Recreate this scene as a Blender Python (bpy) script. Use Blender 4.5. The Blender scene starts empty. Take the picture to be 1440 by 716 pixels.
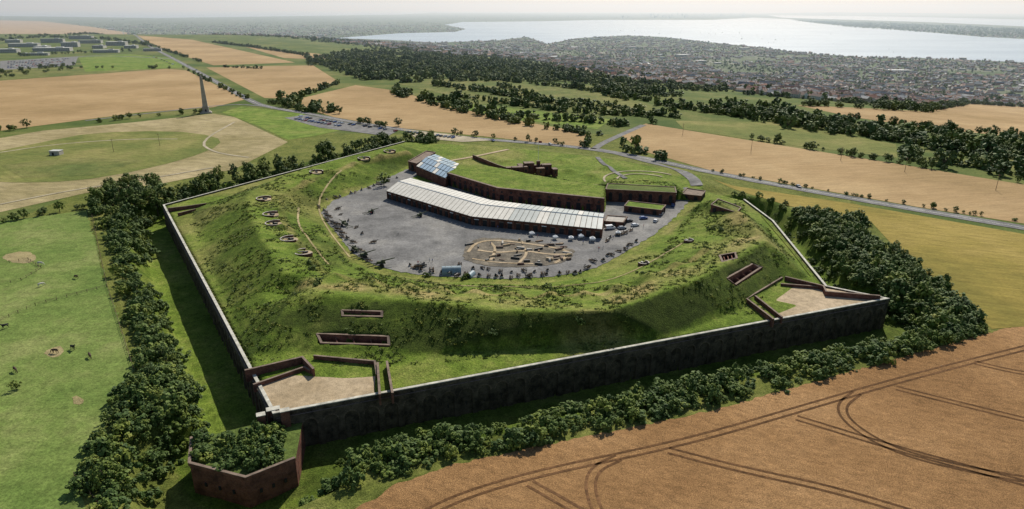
import bpy, bmesh, math, random
import numpy as np
from mathutils import Vector, Matrix
from mathutils.geometry import delaunay_2d_cdt
random.seed(7); rng=np.random.default_rng(11)
S=bpy.context.scene
# ------------------------------------------------------------ camera model
FP=938.0; TH=math.atan(345/938.0); RO=math.radians(0.2); CAMZ=100.0
Fw=np.array([0,math.cos(TH),-math.sin(TH)]); R0=np.array([1.0,0,0]); U0=np.array([0,math.sin(TH),math.cos(TH)])
Rv=math.cos(RO)*R0+math.sin(RO)*U0; Uv=-math.sin(RO)*R0+math.cos(RO)*U0
cd=bpy.data.cameras.new("camera"); cam=bpy.data.objects.new("camera",cd); S.collection.objects.link(cam)
cd.sensor_width=36; cd.lens=36*FP/1440; cd.clip_start=1; cd.clip_end=120000
M=Matrix.Identity(4)
for i in range(3):
    M[i][0]=Rv[i]; M[i][1]=Uv[i]; M[i][2]=-Fw[i]
M[2][3]=CAMZ; cam.matrix_world=M; S.camera=cam
def ray(u,v): return Fw*FP+Rv*(u-720)-Uv*(v-358)
def UP(u,v,z):
    d=ray(u,v); t=(z-CAMZ)/d[2]; return (d[0]*t,d[1]*t)
# ------------------------------------------------------------ terrain
def sm(a): a=np.clip(a,0,1); return a*a*(3-2*a)
SEA=-95.0
def T(x,y):
    s=(x+310)*.85+(y-800)*.52
    a=sm((s-300)/1500.0); b=sm((y-2600)/2500.0)
    return SEA*(1-(1-a)*(1-b))
def h2(ix,iy,seed):
    n=(ix.astype(np.int64)*374761393+iy.astype(np.int64)*668265263+seed*1442695041)&0xffffffff
    n=((n^(n>>13))*1274126177)&0xffffffff
    return ((n^(n>>16))&0xffff)/65535.0
def vn(x,y,c,seed=1):
    x=x/c; y=y/c; ix=np.floor(x); iy=np.floor(y); fx=x-ix; fy=y-iy
    fx=fx*fx*(3-2*fx); fy=fy*fy*(3-2*fy)
    a=h2(ix,iy,seed); b=h2(ix+1,iy,seed); c1=h2(ix,iy+1,seed); d=h2(ix+1,iy+1,seed)
    return (a*(1-fx)+b*fx)*(1-fy)+(c1*(1-fx)+d*fx)*fy-.5
def inpoly(x,y,P):
    r=np.zeros(np.shape(x),bool); n=len(P)
    for i in range(n):
        x1,y1=P[i]; x2,y2=P[(i+1)%n]
        if y1==y2: continue
        c=((y1>y)!=(y2>y))&(x<(x2-x1)*(y-y1)/(y2-y1)+x1)
        r^=c
    return r
def dseg(x,y,a,b):
    ax,ay=a; bx,by=b; dx=bx-ax; dy=by-ay
    t=np.clip(((x-ax)*dx+(y-ay)*dy)/(dx*dx+dy*dy),0,1)
    return np.hypot(x-ax-t*dx,y-ay-t*dy)
def dline(x,y,P,closed=False):
    d=np.full(np.shape(x),1e9); n=len(P)
    for i in range(n if closed else n-1): d=np.minimum(d,dseg(x,y,P[i],P[(i+1)%n]))
    return d
def UL(L,z=None): return [UP(p[0],p[1],p[2] if z is None else z) for p in L]
pB,pC,pC1,pD,pE,pH,pA=[UP(u,v,3) for u,v in [(388,582),(1243,422),(1160,405),(1085,312),(1045,282),(570,200),(232,290)]]
rear=[UP(u,v,3) for u,v in [(990,268),(985,247),(850,222),(700,206)]]
LOOP0=[pB,pC,pC1,pD,pE]+rear+[pH,pA]
DITCH=[pH,pA,pB,pC,pC1,pD,pE]
CAPO=[(-63,147),(-79,139),(-75,129),(-60,124),(-51,131),(-54,147)]
P1=[(556,210,3.5),(440,242,3.5),(268,296,3.5),(300,385,3.5),(352,505,3.5),(430,497,3.5),(545,503,3.5),(600,500,3.5),(940,473,3.5),(1040,435,3.5),(1098,394,3.5),(1138,392,3.5),(1080,325,3.5),(1052,302,3.5)]
P2=[(562,204,12),(480,222,12),(420,240,12),(352,268,12),(345,283,12),(362,325,12),(398,382,12),(415,410,12.4),(570,420,12.8),(712,438,12.8),(858,437,12.8),(985,392,12.8),(1078,338,12.4),(1045,300,12),(1008,281,12)]
P3=[(575,212,9.5),(500,230,9.5),(440,252,9.5),(395,275,9.5),(398,310,9.5),(430,355,9.5),(455,385,9.5),(560,402,9.8),(715,417,9.8),(850,414,9.8),(960,372,9.8),(1040,330,9.5),(1015,300,9),(990,283,9)]
P4=[(578,232,2),(520,260,2),(440,292,2),(470,330,2),(500,368,2),(545,386,2),(620,396,2),(750,399,2),(835,386,2),(880,362,2),(935,328,2),(965,298,2),(985,270,2)]
P5=[(592,205,3),(597,214,3),(590,226,2.5)]
X0,X1,Y0,Y1=-250,190,90,570
gx=np.arange(X0,X1+1); gy=np.arange(Y0,Y1+1); GX,GY=np.meshgrid(gx,gy); GXf=GX.astype(float); GYf=GY.astype(float)
tv=[];te=[];tz=[]
def addline(pts,zs,closed=False):
    b=len(tv)
    for i in range(len(pts)):
        tv.append(Vector(pts[i])); tz.append(zs[i])
        if i: te.append((b+i-1,b+i))
    if closed: te.append((b+len(pts)-1,b))
addline(LOOP0,[3]*len(LOOP0),True)
for L in (P1,P2,P3,P4,P5): addline(UL(L),[p[2] for p in L])
ov,oe,of,ovo,_,_=delaunay_2d_cdt(tv,te,[],0,1e-3)
oz=[]
for i,v in enumerate(ov):
    if ovo[i]: oz.append(tz[ovo[i][0]])
    else: oz.append(tz[min(range(len(tv)),key=lambda k:(tv[k]-v).length)])
H=np.full(GX.shape,3.0)
for f in of:
    a,b,c=[(ov[i][0],ov[i][1],oz[i]) for i in f]
    mx=max(a[0],b[0],c[0]);mn=min(a[0],b[0],c[0]);My=max(a[1],b[1],c[1]);my=min(a[1],b[1],c[1])
    i0=max(0,int(mn-X0)); i1=min(len(gx),int(mx-X0)+2); j0=max(0,int(my-Y0)); j1=min(len(gy),int(My-Y0)+2)
    if i1<=i0 or j1<=j0: continue
    x=GXf[j0:j1,i0:i1]; y=GYf[j0:j1,i0:i1]
    den=(b[1]-c[1])*(a[0]-c[0])+(c[0]-b[0])*(a[1]-c[1])
    if abs(den)<1e-6: continue
    l1=((b[1]-c[1])*(x-c[0])+(c[0]-b[0])*(y-c[1]))/den; l2=((c[1]-a[1])*(x-c[0])+(a[0]-c[0])*(y-c[1]))/den; l3=1-l1-l2
    m=(l1>=-1e-6)&(l2>=-1e-6)&(l3>=-1e-6)
    z=l1*a[2]+l2*b[2]+l3*c[2]; H[j0:j1,i0:i1][m]=z[m]
IN=inpoly(GXf,GYf,LOOP0)
for _ in range(1):
    Hp=np.pad(H,1,mode='edge')
    H=(Hp[:-2,1:-1]+Hp[2:,1:-1]+Hp[1:-1,:-2]+Hp[1:-1,2:]+4*H)/8
def bumps(L,hh,rad,z):
    global H
    for u,v in L:
        px,py=UP(u,v,z); H=H+hh*np.exp(-((GXf-px)**2+(GYf-py)**2)/rad**2)
bumps([(470,389),(520,396),(575,402),(620,406),(668,410),(720,415),(775,415),(822,414),(868,405),(912,390),(950,374),(990,354),(1025,336),(442,368),(418,347),(398,322),(392,296),(398,276),(430,256),(465,242),(500,230),(535,220)],1.6,3.0,9.8)
bumps([(495,393),(548,400),(645,408),(745,416),(890,398),(970,365),(428,357),(404,335)],-1.3,3.0,9.8)
bumps([(402,392),(408,402)],-3.5,5,12)
MF=UL([(630,244,9),(700,265,9),(850,280,9)]); MB=UL([(852,263,9),(740,244,9),(652,227,9)])
MT=MF+MB
dm=np.where(inpoly(GXf,GYf,MT),0,dline(GXf,GYf,MT,True))
zm=9.2-0.55*dm
def side(x,y,a,b): return (b[0]-a[0])*(y-a[1])-(b[1]-a[1])*(x-a[0])
front=(side(GXf,GYf,MF[0],MF[1])<0)|(side(GXf,GYf,MF[1],MF[2])<0)
rightcut=side(GXf,GYf,MF[2],MB[0])<0
zm=np.where(front|rightcut,-99,zm)
H=np.maximum(H,zm)
CB=UL([(856,258,8.6),(948,264,8.6),(946,256,8.6),(860,251,8.6)]); dcb=np.where(inpoly(GXf,GYf,CB),0,dline(GXf,GYf,CB,True))
H=np.maximum(H,np.where(side(GXf,GYf,CB[0],CB[1])>0,8.6-.6*dcb,-99))
bumps([(690,222),(712,226),(800,240),(830,246),(790,226),(850,236)],1.6,5,3.2)
rough=sm((H-3.2)/1.5)
H=H+rough*(vn(GXf,GYf,18,1)*.6+vn(GXf,GYf,6,2)*.2+vn(GXf,GYf,2.3,3)*.22)
d1=dline(GXf,GYf,DITCH); d2=dline(GXf,GYf,LOOP0,True)
d1c=np.minimum(d1,dline(GXf,GYf,CAPO,True)+5)
out=-8*(1-sm((d1c-13)/9.0))+3*(1-sm(d2/22))*sm((d1-24)/12)
out=out+(vn(GXf,GYf,11,5)*.7+vn(GXf,GYf,4,6)*.3)*(1-sm((d1c-22)/8))
H=np.where(IN,H,out)
def bil(x,y):
    i=np.clip((x-X0),0,len(gx)-1.001); j=np.clip((y-Y0),0,len(gy)-1.001)
    ii=i.astype(int); jj=j.astype(int); a=i-ii; b=j-jj
    return (H[jj,ii]*(1-a)+H[jj,ii+1]*a)*(1-b)+(H[jj+1,ii]*(1-a)+H[jj+1,ii+1]*a)*b
def Z(x,y):
    x=np.asarray(x,float); y=np.asarray(y,float)
    r=(x>X0)&(x<X1)&(y>Y0)&(y<Y1)
    return np.where(r,bil(x,y),T(x,y))
def Zs(x,y): return float(Z(np.array([x]),np.array([y]))[0])
def G(u,v):
    d=ray(u,v); d=d/np.linalg.norm(d)
    t=60*np.power(1.004,np.arange(1700)); x=d[0]*t; y=d[1]*t; z=CAMZ+d[2]*t
    b=np.nonzero(z<Z(x,y))[0]
    if len(b)==0: return (x[-1],y[-1])
    k=b[0]; lo=t[max(k-1,0)]; hi=t[k]
    for _ in range(14):
        m=(lo+hi)/2
        if CAMZ+d[2]*m<Zs(d[0]*m,d[1]*m): hi=m
        else: lo=m
    return (d[0]*hi,d[1]*hi)
def GL(L): return [G(*p) for p in L]
PITS=[([(446,469),(546,473),(547,485),(452,482)],3.2),([(481,436),(537,438),(537,445),(482,444)],9.2),([(1022,391),(1058,371),(1070,376),(1034,400)],4.6),([(1012,359),(1034,355),(1036,363),(1016,368)],9.0)]
pitw=[]
for L,fz in PITS:
    P=GL(L); zs=[Zs(*p) for p in P]; pitw.append((P,fz,zs))
FSP=GL([(400,425),(440,428),(570,425),(712,441),(858,440),(985,396),(1076,345),(1098,388),(1050,420),(1000,440),(940,470),(600,496),(560,490),(440,466),(372,472)])
for P,fz,zs in pitw: H[inpoly(GXf,GYf,P)]=fz
# ------------------------------------------------------------ materials
def nn(nt,t,**k):
    n=nt.nodes.new(t)
    for a,b in k.items(): setattr(n,a,b)
    return n
def newmat(name,rough=.9,spec=.2):
    m=bpy.data.materials.new(name); m.use_nodes=True; nt=m.node_tree
    b=nt.nodes['Principled BSDF']; b.inputs['Roughness'].default_value=rough; b.inputs['Specular IOR Level'].default_value=spec
    return m,nt,b
def pos(nt,scale=None,rot=0):
    g=nn(nt,'ShaderNodeNewGeometry')
    if scale is None: return g.outputs['Position']
    mp=nn(nt,'ShaderNodeMapping'); mp.inputs['Scale'].default_value=scale
    r=nn(nt,'ShaderNodeMapping'); r.inputs['Rotation'].default_value=(0,0,rot)
    nt.links.new(g.outputs['Position'],r.inputs[0]); nt.links.new(r.outputs[0],mp.inputs[0]); return mp.outputs[0]
def noise(nt,co,sc,det=4,ro=.6):
    n=nn(nt,'ShaderNodeTexNoise'); n.inputs['Scale'].default_value=sc; n.inputs['Detail'].default_value=det; n.inputs['Roughness'].default_value=ro
    if co is not None: nt.links.new(co,n.inputs['Vector'])
    return n.outputs['Fac']
def ramp(nt,fac,stops):
    r=nn(nt,'ShaderNodeValToRGB'); e=r.color_ramp.elements
    while len(e)<len(stops): e.new(.5)
    for k,(p,c) in enumerate(stops): e[k].position=p; e[k].color=(*c,1)
    nt.links.new(fac,r.inputs[0]); return r.outputs[0]
def mix(nt,f,a,b,bt='MIX'):
    n=nn(nt,'ShaderNodeMix',data_type='RGBA',blend_type=bt)
    for s,vv in ((n.inputs[0],f),(n.inputs[6],a),(n.inputs[7],b)):
        if hasattr(vv,'links'): nt.links.new(vv,s)
        elif isinstance(vv,(int,float)): s.default_value=vv
        else: s.default_value=(*vv,1)
    return n.outputs[2]
def bump(nt,b,h,st,dist):
    n=nn(nt,'ShaderNodeBump'); n.inputs['Strength'].default_value=st; n.inputs['Distance'].default_value=dist
    nt.links.new(h,n.inputs['Height']); nt.links.new(n.outputs[0],b.inputs['Normal'])
def sc(c,k): return tuple(x*k for x in c)
def groundmat(name,c1,c2,c3,big=.012,mid=.12,fine=1.6,rot=0,stretch=1,bst=.5,bd=.3,finek=.35,midk=.3):
    m,nt,b=newmat(name,.95,.1)
    p=pos(nt); ps=pos(nt,(1,stretch,1),rot)
    a=noise(nt,p,big,5,.65); col=ramp(nt,a,[(.36,c1),(.5,c2),(.64,c3)])
    n2=noise(nt,ps,mid,6,.7); col=mix(nt,.9,col,ramp(nt,n2,[(.32,(1-midk,)*3),(.68,(1+midk,)*3)]),'MULTIPLY')
    n3=noise(nt,ps,fine,3,.75); col=mix(nt,1,col,ramp(nt,n3,[(.35,(1-finek,)*3),(.65,(1+finek,)*3)]),'MULTIPLY')
    nt.links.new(col,b.inputs['Base Color']); bump(nt,b,n3,bst,bd); return m
def simple(name,c,rough=.7,var=.15,scale=.6,spec=.3,metal=0,obj=False):
    m,nt,b=newmat(name,rough,spec); b.inputs['Metallic'].default_value=metal
    if obj: co=nn(nt,'ShaderNodeTexCoord').outputs['Object']
    else: co=pos(nt)
    n=noise(nt,co,scale,5); nt.links.new(ramp(nt,n,[(.3,sc(c,1-var)),(.7,sc(c,1+var))]),b.inputs['Base Color']); return m
m_grass=groundmat('rough_grass',(.065,.10,.02),(.10,.135,.032),(.17,.17,.055))
m_past=groundmat('pasture_grass',(.11,.165,.036),(.145,.195,.048),(.205,.23,.075),big=.035,mid=.3,fine=1.3,finek=.28)
m_lawn=groundmat('mown_lawn',(.11,.17,.025),(.145,.205,.035),(.195,.225,.052),big=.03)
m_olive=groundmat('olive_meadow',(.12,.145,.036),(.165,.175,.048),(.24,.22,.075),big=.02,rot=.4,stretch=3)
m_olive2=groundmat('rough_meadow',(.10,.13,.034),(.15,.16,.046),(.21,.195,.07),big=.02)
m_tan=groundmat('dry_meadow_grass',(.24,.20,.09),(.31,.255,.13),(.38,.31,.17),big=.02,mid=.08,rot=.3,stretch=2.5)
m_yel=groundmat('ripening_field',(.19,.16,.035),(.25,.195,.045),(.31,.235,.065),big=.015,mid=.08,fine=.7,rot=.35,stretch=5,finek=.25)
m_wheat=groundmat('wheat_far',(.30,.205,.095),(.36,.245,.12),(.42,.295,.15),big=.008,mid=.05,fine=.5,rot=-.2,stretch=6,finek=.18,midk=.2)
m_wheat2=groundmat('wheat_near',(.29,.16,.066),(.355,.20,.085),(.42,.245,.11),big=.02,mid=.3,fine=3.2,rot=.36,stretch=2.2,finek=.55,bst=.9,bd=.5)
m_tram=groundmat('wheel_track_soil',(.09,.047,.02),(.12,.062,.027),(.16,.085,.04),fine=1)
m_gravel=groundmat('gravel',(.34,.26,.16),(.41,.32,.205),(.46,.36,.24),big=.06,mid=.5,fine=3,finek=.15)
m_track=groundmat('dry_track',(.31,.27,.18),(.37,.32,.22),(.42,.36,.26),finek=.15)
m_tarmac=groundmat('tarmac',(.15,.147,.14),(.185,.18,.172),(.22,.213,.2),big=.05,mid=.2,fine=2.5,finek=.12,bst=.1)
m_parade=groundmat('parade_asphalt',(.14,.137,.132),(.185,.18,.172),(.245,.235,.215),big=.04,mid=.12,fine=1.2,finek=.22,bst=.1)
m_soil=groundmat('planting_bed_soil',(.10,.088,.07),(.15,.13,.10),(.21,.18,.135),big=.2,mid=.6,fine=3)
m_white=simple('white_paint',(.75,.75,.73),.5)
m_line=simple('road_marking_paint',(.78,.78,.74),.6)
m_conc=simple('concrete',(.4,.37,.32),.9,.25)
m_dark=simple('dark_opening',(.02,.02,.022),.6)
m_glass=simple('window_glass',(.05,.065,.08),.12,.2,.3,.8)
m_tyre=simple('tyre_rubber',(.02,.02,.02),.8)
m_iron=simple('black_iron',(.03,.032,.03),.5,.2,2,.5)
m_wood=simple('weathered_wood',(.16,.11,.07),.85)
m_stone=simple('monument_stone',(.34,.31,.26),.9,.2,.3)
def brickmat(name,c1,c2,mort,sx=1.6,stain=.5):
    m,nt,b=newmat(name,.9,.1)
    g=nn(nt,'ShaderNodeNewGeometry'); sp=nn(nt,'ShaderNodeSeparateXYZ'); nt.links.new(g.outputs['Position'],sp.inputs[0])
    ad=nn(nt,'ShaderNodeMath',operation='ADD'); nt.links.new(sp.outputs[0],ad.inputs[0]); nt.links.new(sp.outputs[1],ad.inputs[1])
    cb=nn(nt,'ShaderNodeCombineXYZ'); nt.links.new(ad.outputs[0],cb.inputs[0]); nt.links.new(sp.outputs[2],cb.inputs[1])
    br=nn(nt,'ShaderNodeTexBrick'); br.inputs['Scale'].default_value=sx; br.inputs['Color1'].default_value=(*c1,1); br.inputs['Color2'].default_value=(*c2,1); br.inputs['Mortar'].default_value=(*mort,1); br.inputs['Mortar Size'].default_value=.02
    nt.links.new(cb.outputs[0],br.inputs['Vector'])
    n=noise(nt,g.outputs['Position'],.35,6,.75)
    col=mix(nt,1,br.outputs['Color'],ramp(nt,n,[(.38,(1-stain,)*3),(.62,(1.35,1.28,1.2))]),'MULTIPLY')
    nt.links.new(col,b.inputs['Base Color']); bump(nt,b,n,.4,.1); return m
m_brick=brickmat('red_brick',(.17,.066,.043),(.12,.05,.036),(.15,.12,.10))
m_flint=brickmat('flint_and_brick',(.098,.082,.06),(.066,.054,.04),(.12,.105,.08),1.2,.65)
m_arch=brickmat('arch_brick',(.15,.115,.085),(.11,.085,.062),(.17,.145,.11),1.6,.5)
m_cope=simple('stone_coping',(.46,.44,.37),.9,.4,.5)
m_btop=simple('brick_wall_capping',(.19,.14,.105),.9,.4,.5)
def roofglass(name,c1,c2,roughness):
    m,nt,b=newmat(name,roughness,.4)
    n=noise(nt,pos(nt),.3,5,.7)
    nt.links.new(ramp(nt,n,[(.3,c1),(.7,c2)]),b.inputs['Base Color']); return m
m_roofA=roofglass('white_sheet_roof',(.46,.44,.38),(.64,.61,.54),.6)
m_roofB=roofglass('glazed_roof',(.27,.30,.28),(.40,.42,.39),.5)
m_roofC=roofglass('blue_glass_roof',(.20,.27,.33),(.32,.41,.46),.2)
def fortmat():
    m,nt,b=newmat('fort_turf',.95,.1); p=pos(nt)
    at=nn(nt,'ShaderNodeAttribute',attribute_name='mask'); sp=nn(nt,'ShaderNodeSeparateColor'); nt.links.new(at.outputs['Color'],sp.inputs[0])
    a=noise(nt,p,.06,6,.75)
    roughc=ramp(nt,a,[(.36,(.056,.092,.012)),(.5,(.092,.135,.018)),(.64,(.15,.175,.036))])
    mown=ramp(nt,a,[(.36,(.095,.15,.018)),(.5,(.14,.195,.03)),(.64,(.205,.23,.055))])
    dry=ramp(nt,a,[(.36,(.2,.18,.06)),(.5,(.27,.22,.085)),(.64,(.35,.275,.13))])
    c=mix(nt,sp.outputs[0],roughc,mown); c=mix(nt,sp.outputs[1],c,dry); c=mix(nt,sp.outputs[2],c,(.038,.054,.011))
    n2=noise(nt,p,.4,7,.8); c=mix(nt,1,c,ramp(nt,n2,[(.36,(.62,.64,.56)),(.5,(1,1,1)),(.64,(1.38,1.33,1.28))]),'MULTIPLY')
    n3=noise(nt,p,2.2,3,.8); c=mix(nt,1,c,ramp(nt,n3,[(.36,(.58,.6,.52)),(.64,(1.42,1.4,1.38))]),'MULTIPLY')
    nt.links.new(c,b.inputs['Base Color']); bump(nt,b,mix(nt,.5,n2,n3),.9,.8); return m
m_fort=fortmat()
def basemat():
    m,nt,b=newmat('countryside',.95,.1); p=pos(nt)
    sp=nn(nt,'ShaderNodeSeparateXYZ'); nt.links.new(p,sp.inputs[0])
    mr=nn(nt,'ShaderNodeMapRange'); mr.inputs[1].default_value=-20; mr.inputs[2].default_value=-60; nt.links.new(sp.outputs[2],mr.inputs[0])
    a=noise(nt,p,.012,6,.7); g=ramp(nt,a,[(.36,(.06,.095,.02)),(.5,(.10,.13,.03)),(.64,(.18,.175,.055))])
    n2=noise(nt,p,.008,10,.85); t=ramp(nt,n2,[(.4,(.06,.09,.03)),(.5,(.10,.125,.055)),(.57,(.2,.19,.15)),(.67,(.34,.31,.26))])
    c=mix(nt,mr.outputs[0],g,t)
    n3=noise(nt,p,.8,3); c=mix(nt,1,c,ramp(nt,n3,[(.35,(.75,)*3),(.65,(1.25,)*3)]),'MULTIPLY')
    nt.links.new(c,b.inputs['Base Color']); return m
m_base=basemat()
def watermat():
    m,nt,b=newmat('sea_water',.3,.5)
    n=noise(nt,pos(nt),.03,8,.7); bump(nt,b,n,.15,4)
    n2=noise(nt,pos(nt,(1,3,1)),.0009,6,.65); nt.links.new(ramp(nt,n2,[(.38,(.22,.28,.33)),(.64,(.36,.42,.46))]),b.inputs['Base Color'])
    return m
m_water=watermat()
def leafmat(name,dark,mid,light):
    m,nt,b=newmat(name,.7,.25)
    oi=nn(nt,'ShaderNodeObjectInfo'); co=nn(nt,'ShaderNodeTexCoord').outputs['Object']
    n=noise(nt,co,.5,3); c=ramp(nt,n,[(.35,dark),(.5,mid),(.65,light)])
    r=ramp(nt,oi.outputs['Random'],[(0,(.5,.62,.6)),(.5,(1,1,1)),(.85,(1.4,1.25,.95)),(1,(1.9,1.5,1.2))])
    nt.links.new(mix(nt,1,c,r,'MULTIPLY'),b.inputs['Base Color']); return m
m_leaf=leafmat('tree_foliage',(.052,.09,.015),(.085,.13,.024),(.135,.18,.036))
m_leaf2=leafmat('bush_foliage',(.055,.095,.014),(.095,.145,.024),(.155,.2,.045))
m_leaf3=leafmat('distant_foliage',(.07,.11,.03),(.11,.155,.042),(.16,.20,.065))
m_bark=simple('bark',(.09,.07,.05),.9,obj=True)
# ------------------------------------------------------------ mesh builder
class MB_:
    def __init__(s): s.v=[];s.f=[];s.mi=[];s.m=[]
    def mat(s,m):
        if m not in s.m: s.m.append(m)
        return s.m.index(m)
    def poly(s,pts,m):
        b=len(s.v); s.v+= [tuple(p) for p in pts]; s.f.append(tuple(range(b,b+len(pts)))); s.mi.append(s.mat(m))
    def box(s,c,d,rot=0,m=None,taper=1,tz=0):
        cx,cy,cz=c; hx,hy,hz=d[0]/2,d[1]/2,d[2]/2; b=len(s.v); ca,sa=math.cos(rot),math.sin(rot)
        for k in (-1,1):
            t=1 if k<0 else taper
            for i,j in ((-1,-1),(1,-1),(1,1),(-1,1)):
                x=i*hx*t; y=j*hy*t; s.v.append((cx+x*ca-y*sa,cy+x*sa+y*ca,cz+k*hz))
        for q in ((0,3,2,1),(4,5,6,7),(0,1,5,4),(1,2,6,5),(2,3,7,6),(3,0,4,7)):
            s.f.append(tuple(b+i for i in q)); s.mi.append(s.mat(m))
    def prism(s,P,z0,z1,ms,mt):
        n=len(P); b=len(s.v)
        zz0=z0 if isinstance(z0,(list,tuple)) else [z0]*n; zz1=z1 if isinstance(z1,(list,tuple)) else [z1]*n
        s.v+=[(P[i][0],P[i][1],zz0[i]) for i in range(n)]+[(P[i][0],P[i][1],zz1[i]) for i in range(n)]
        for i in range(n):
            j=(i+1)%n; s.f.append((b+i,b+j,b+n+j,b+n+i)); s.mi.append(s.mat(ms))
        s.f.append(tuple(range(b+n,b+2*n))); s.mi.append(s.mat(mt))
        s.f.append(tuple(range(b+n-1,b-1,-1))); s.mi.append(s.mat(ms))
    def cyl(s,a,b_,r0,r1,m,n=8,caps=True):
        a=Vector(a); b2=Vector(b_); d=(b2-a).normalized(); u=d.orthogonal().normalized(); w=d.cross(u); k=len(s.v)
        for p,r in ((a,r0),(b2,r1)):
            for i in range(n):
                t=2*math.pi*i/n; s.v.append(tuple(p+u*math.cos(t)*r+w*math.sin(t)*r))
        for i in range(n):
            j=(i+1)%n; s.f.append((k+i,k+j,k+n+j,k+n+i)); s.mi.append(s.mat(m))
        if caps:
            s.f.append(tuple(range(k+n-1,k-1,-1))); s.mi.append(s.mat(m)); s.f.append(tuple(range(k+n,k+2*n))); s.mi.append(s.mat(m))
    def mesh(s,name):
        me=bpy.data.meshes.new(name); me.from_pydata(s.v,[],s.f)
        for m in s.m: me.materials.append(m)
        me.polygons.foreach_set('material_index',s.mi); me.update(); return me
    def obj(s,name,link=True,fix=True):
        me=s.mesh(name)
        if fix:
            bm=bmesh.new(); bm.from_mesh(me); bmesh.ops.recalc_face_normals(bm,faces=bm.faces); bm.to_mesh(me); bm.free()
        o=bpy.data.objects.new(name,me)
        if link: S.collection.objects.link(o)
        return o
def put(me,name,x,y,z,rz=0,s=1):
    o=bpy.data.objects.new(name,me); o.location=(x,y,z); o.rotation_euler=(0,0,rz); o.scale=(s,s,s); S.collection.objects.link(o); return o
# ------------------------------------------------------------ ground
def gridmesh(name,xs,ys,Zg,mat_,skip=None,smooth=True):
    ny,nx=Zg.shape; XX,YY=np.meshgrid(xs,ys)
    co=np.stack([XX,YY,Zg],-1).reshape(-1,3)
    j,i=np.meshgrid(np.arange(ny-1),np.arange(nx-1),indexing='ij'); a=(j*nx+i)
    q=np.stack([a,a+1,a+nx+1,a+nx],-1).reshape(-1,4)
    if skip is not None: q=q[~skip(((XX[:-1,:-1]+XX[1:,1:])/2).ravel(),((YY[:-1,:-1]+YY[1:,1:])/2).ravel())]
    me=bpy.data.meshes.new(name); me.vertices.add(len(co)); me.vertices.foreach_set('co',co.ravel().astype(np.float32))
    me.loops.add(q.size); me.loops.foreach_set('vertex_index',q.ravel().astype(np.int32))
    me.polygons.add(len(q)); me.polygons.foreach_set('loop_start',np.arange(0,q.size,4,dtype=np.int32)); me.update(calc_edges=True); me.validate()
    me.materials.append(mat_)
    if smooth: me.polygons.foreach_set('use_smooth',[True]*len(me.polygons))
    o=bpy.data.objects.new(name,me); S.collection.objects.link(o); return o
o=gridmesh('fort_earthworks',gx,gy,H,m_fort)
sl=np.hypot(*np.gradient(H))
crest=dline(GXf,GYf,[( (a[0]+b[0])/2,(a[1]+b[1])/2) for a,b in zip(UL(P2[7:14]),UL(P3[6:13]))])
Rm=np.where(IN,1-sm((sl-.18)/.3),.75*(1-sm((d1-12)/5)))
Rm=np.where(~IN&(d1>18),.0,Rm)
Rm=np.where(~IN&(GXf<-60)&(d1<16),1,Rm)
tp=dline(GXf,GYf,UL(P3)); 
Gm=np.clip(.95*(1-sm((crest-2)/6)),0,1)*np.clip(vn(GXf,GYf,9,9)*1.4+.6,0,1)
Gm=np.maximum(Gm,np.where(IN,.7*(1-sm((tp-1.0)/1.6))*np.clip(vn(GXf,GYf,20,19)*2+.6,0,1),0))
tp4=dline(GXf,GYf,UL(P4)); Gm=np.maximum(Gm,np.where(IN,.5*(1-sm((tp4-1.5)/3))*np.clip(vn(GXf,GYf,8,29)*2+.6,0,1),0))
Gm=np.maximum(Gm,np.where(IN,.45*sm(vn(GXf,GYf,26,39)*3-.35),0))
far_out=(~IN)&(d1>24); Gm=np.where(far_out,.25,Gm)
fs=np.where(inpoly(GXf,GYf,FSP),sm((sl-.2)/.2)*np.clip(.68+vn(GXf,GYf,9,51)*.6,0,.9),0)  # front slope mask: rough scrub tone plus slope shade painted into the turf colour
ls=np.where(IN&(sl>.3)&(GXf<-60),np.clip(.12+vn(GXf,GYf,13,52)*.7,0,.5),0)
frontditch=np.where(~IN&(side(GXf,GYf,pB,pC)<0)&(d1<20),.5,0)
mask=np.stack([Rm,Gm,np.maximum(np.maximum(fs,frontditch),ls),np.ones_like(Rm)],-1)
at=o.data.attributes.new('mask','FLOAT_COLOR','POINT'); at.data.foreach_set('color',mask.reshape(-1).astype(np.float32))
def ax(lo,hi,a,b,st,gr,far):
    L=list(np.arange(a,lo-1,-st)); s_=st
    while L[-1]>-far: s_*=gr; L.append(L[-1]-s_)
    Rr=list(np.arange(b,hi+1,st)); s_=st
    while Rr[-1]<far: s_*=gr; Rr.append(Rr[-1]+s_)
    return L[::-1],Rr
Lx,Rx=ax(-1600,1900,X0,X1,18,1.15,40000); xs=np.array(Lx+list(np.linspace(X0,X1,24)[1:-1])+Rx)
Ly,Ry=ax(-300,3600,Y0,Y1,18,1.12,60000); Ly=[y for y in Ly if y>-1500]; ys=np.array(Ly+list(np.linspace(Y0,Y1,26)[1:-1])+Ry)
XX,YY=np.meshgrid(xs,ys)
gridmesh('ground',xs,ys,T(XX,YY),m_base,skip=lambda x,y:(x>X0)&(x<X1)&(y>Y0)&(y<Y1))
def area(P): return abs(sum(P[i][0]*P[(i+1)%len(P)][1]-P[(i+1)%len(P)][0]*P[i][1] for i in range(len(P))))/2
def smoothpoly(P,it=1,closed=True):
    for _ in range(it):
        Q=[]; n=len(P)
        if not closed: Q.append(P[0])
        for i in (range(n) if closed else range(n-1)):
            a=P[i]; b=P[(i+1)%n]
            Q.append((a[0]*.75+b[0]*.25,a[1]*.75+b[1]*.25)); Q.append((a[0]*.25+b[0]*.75,a[1]*.25+b[1]*.75))
        if not closed: Q.append(P[-1])
        P=Q
    return P
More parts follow.
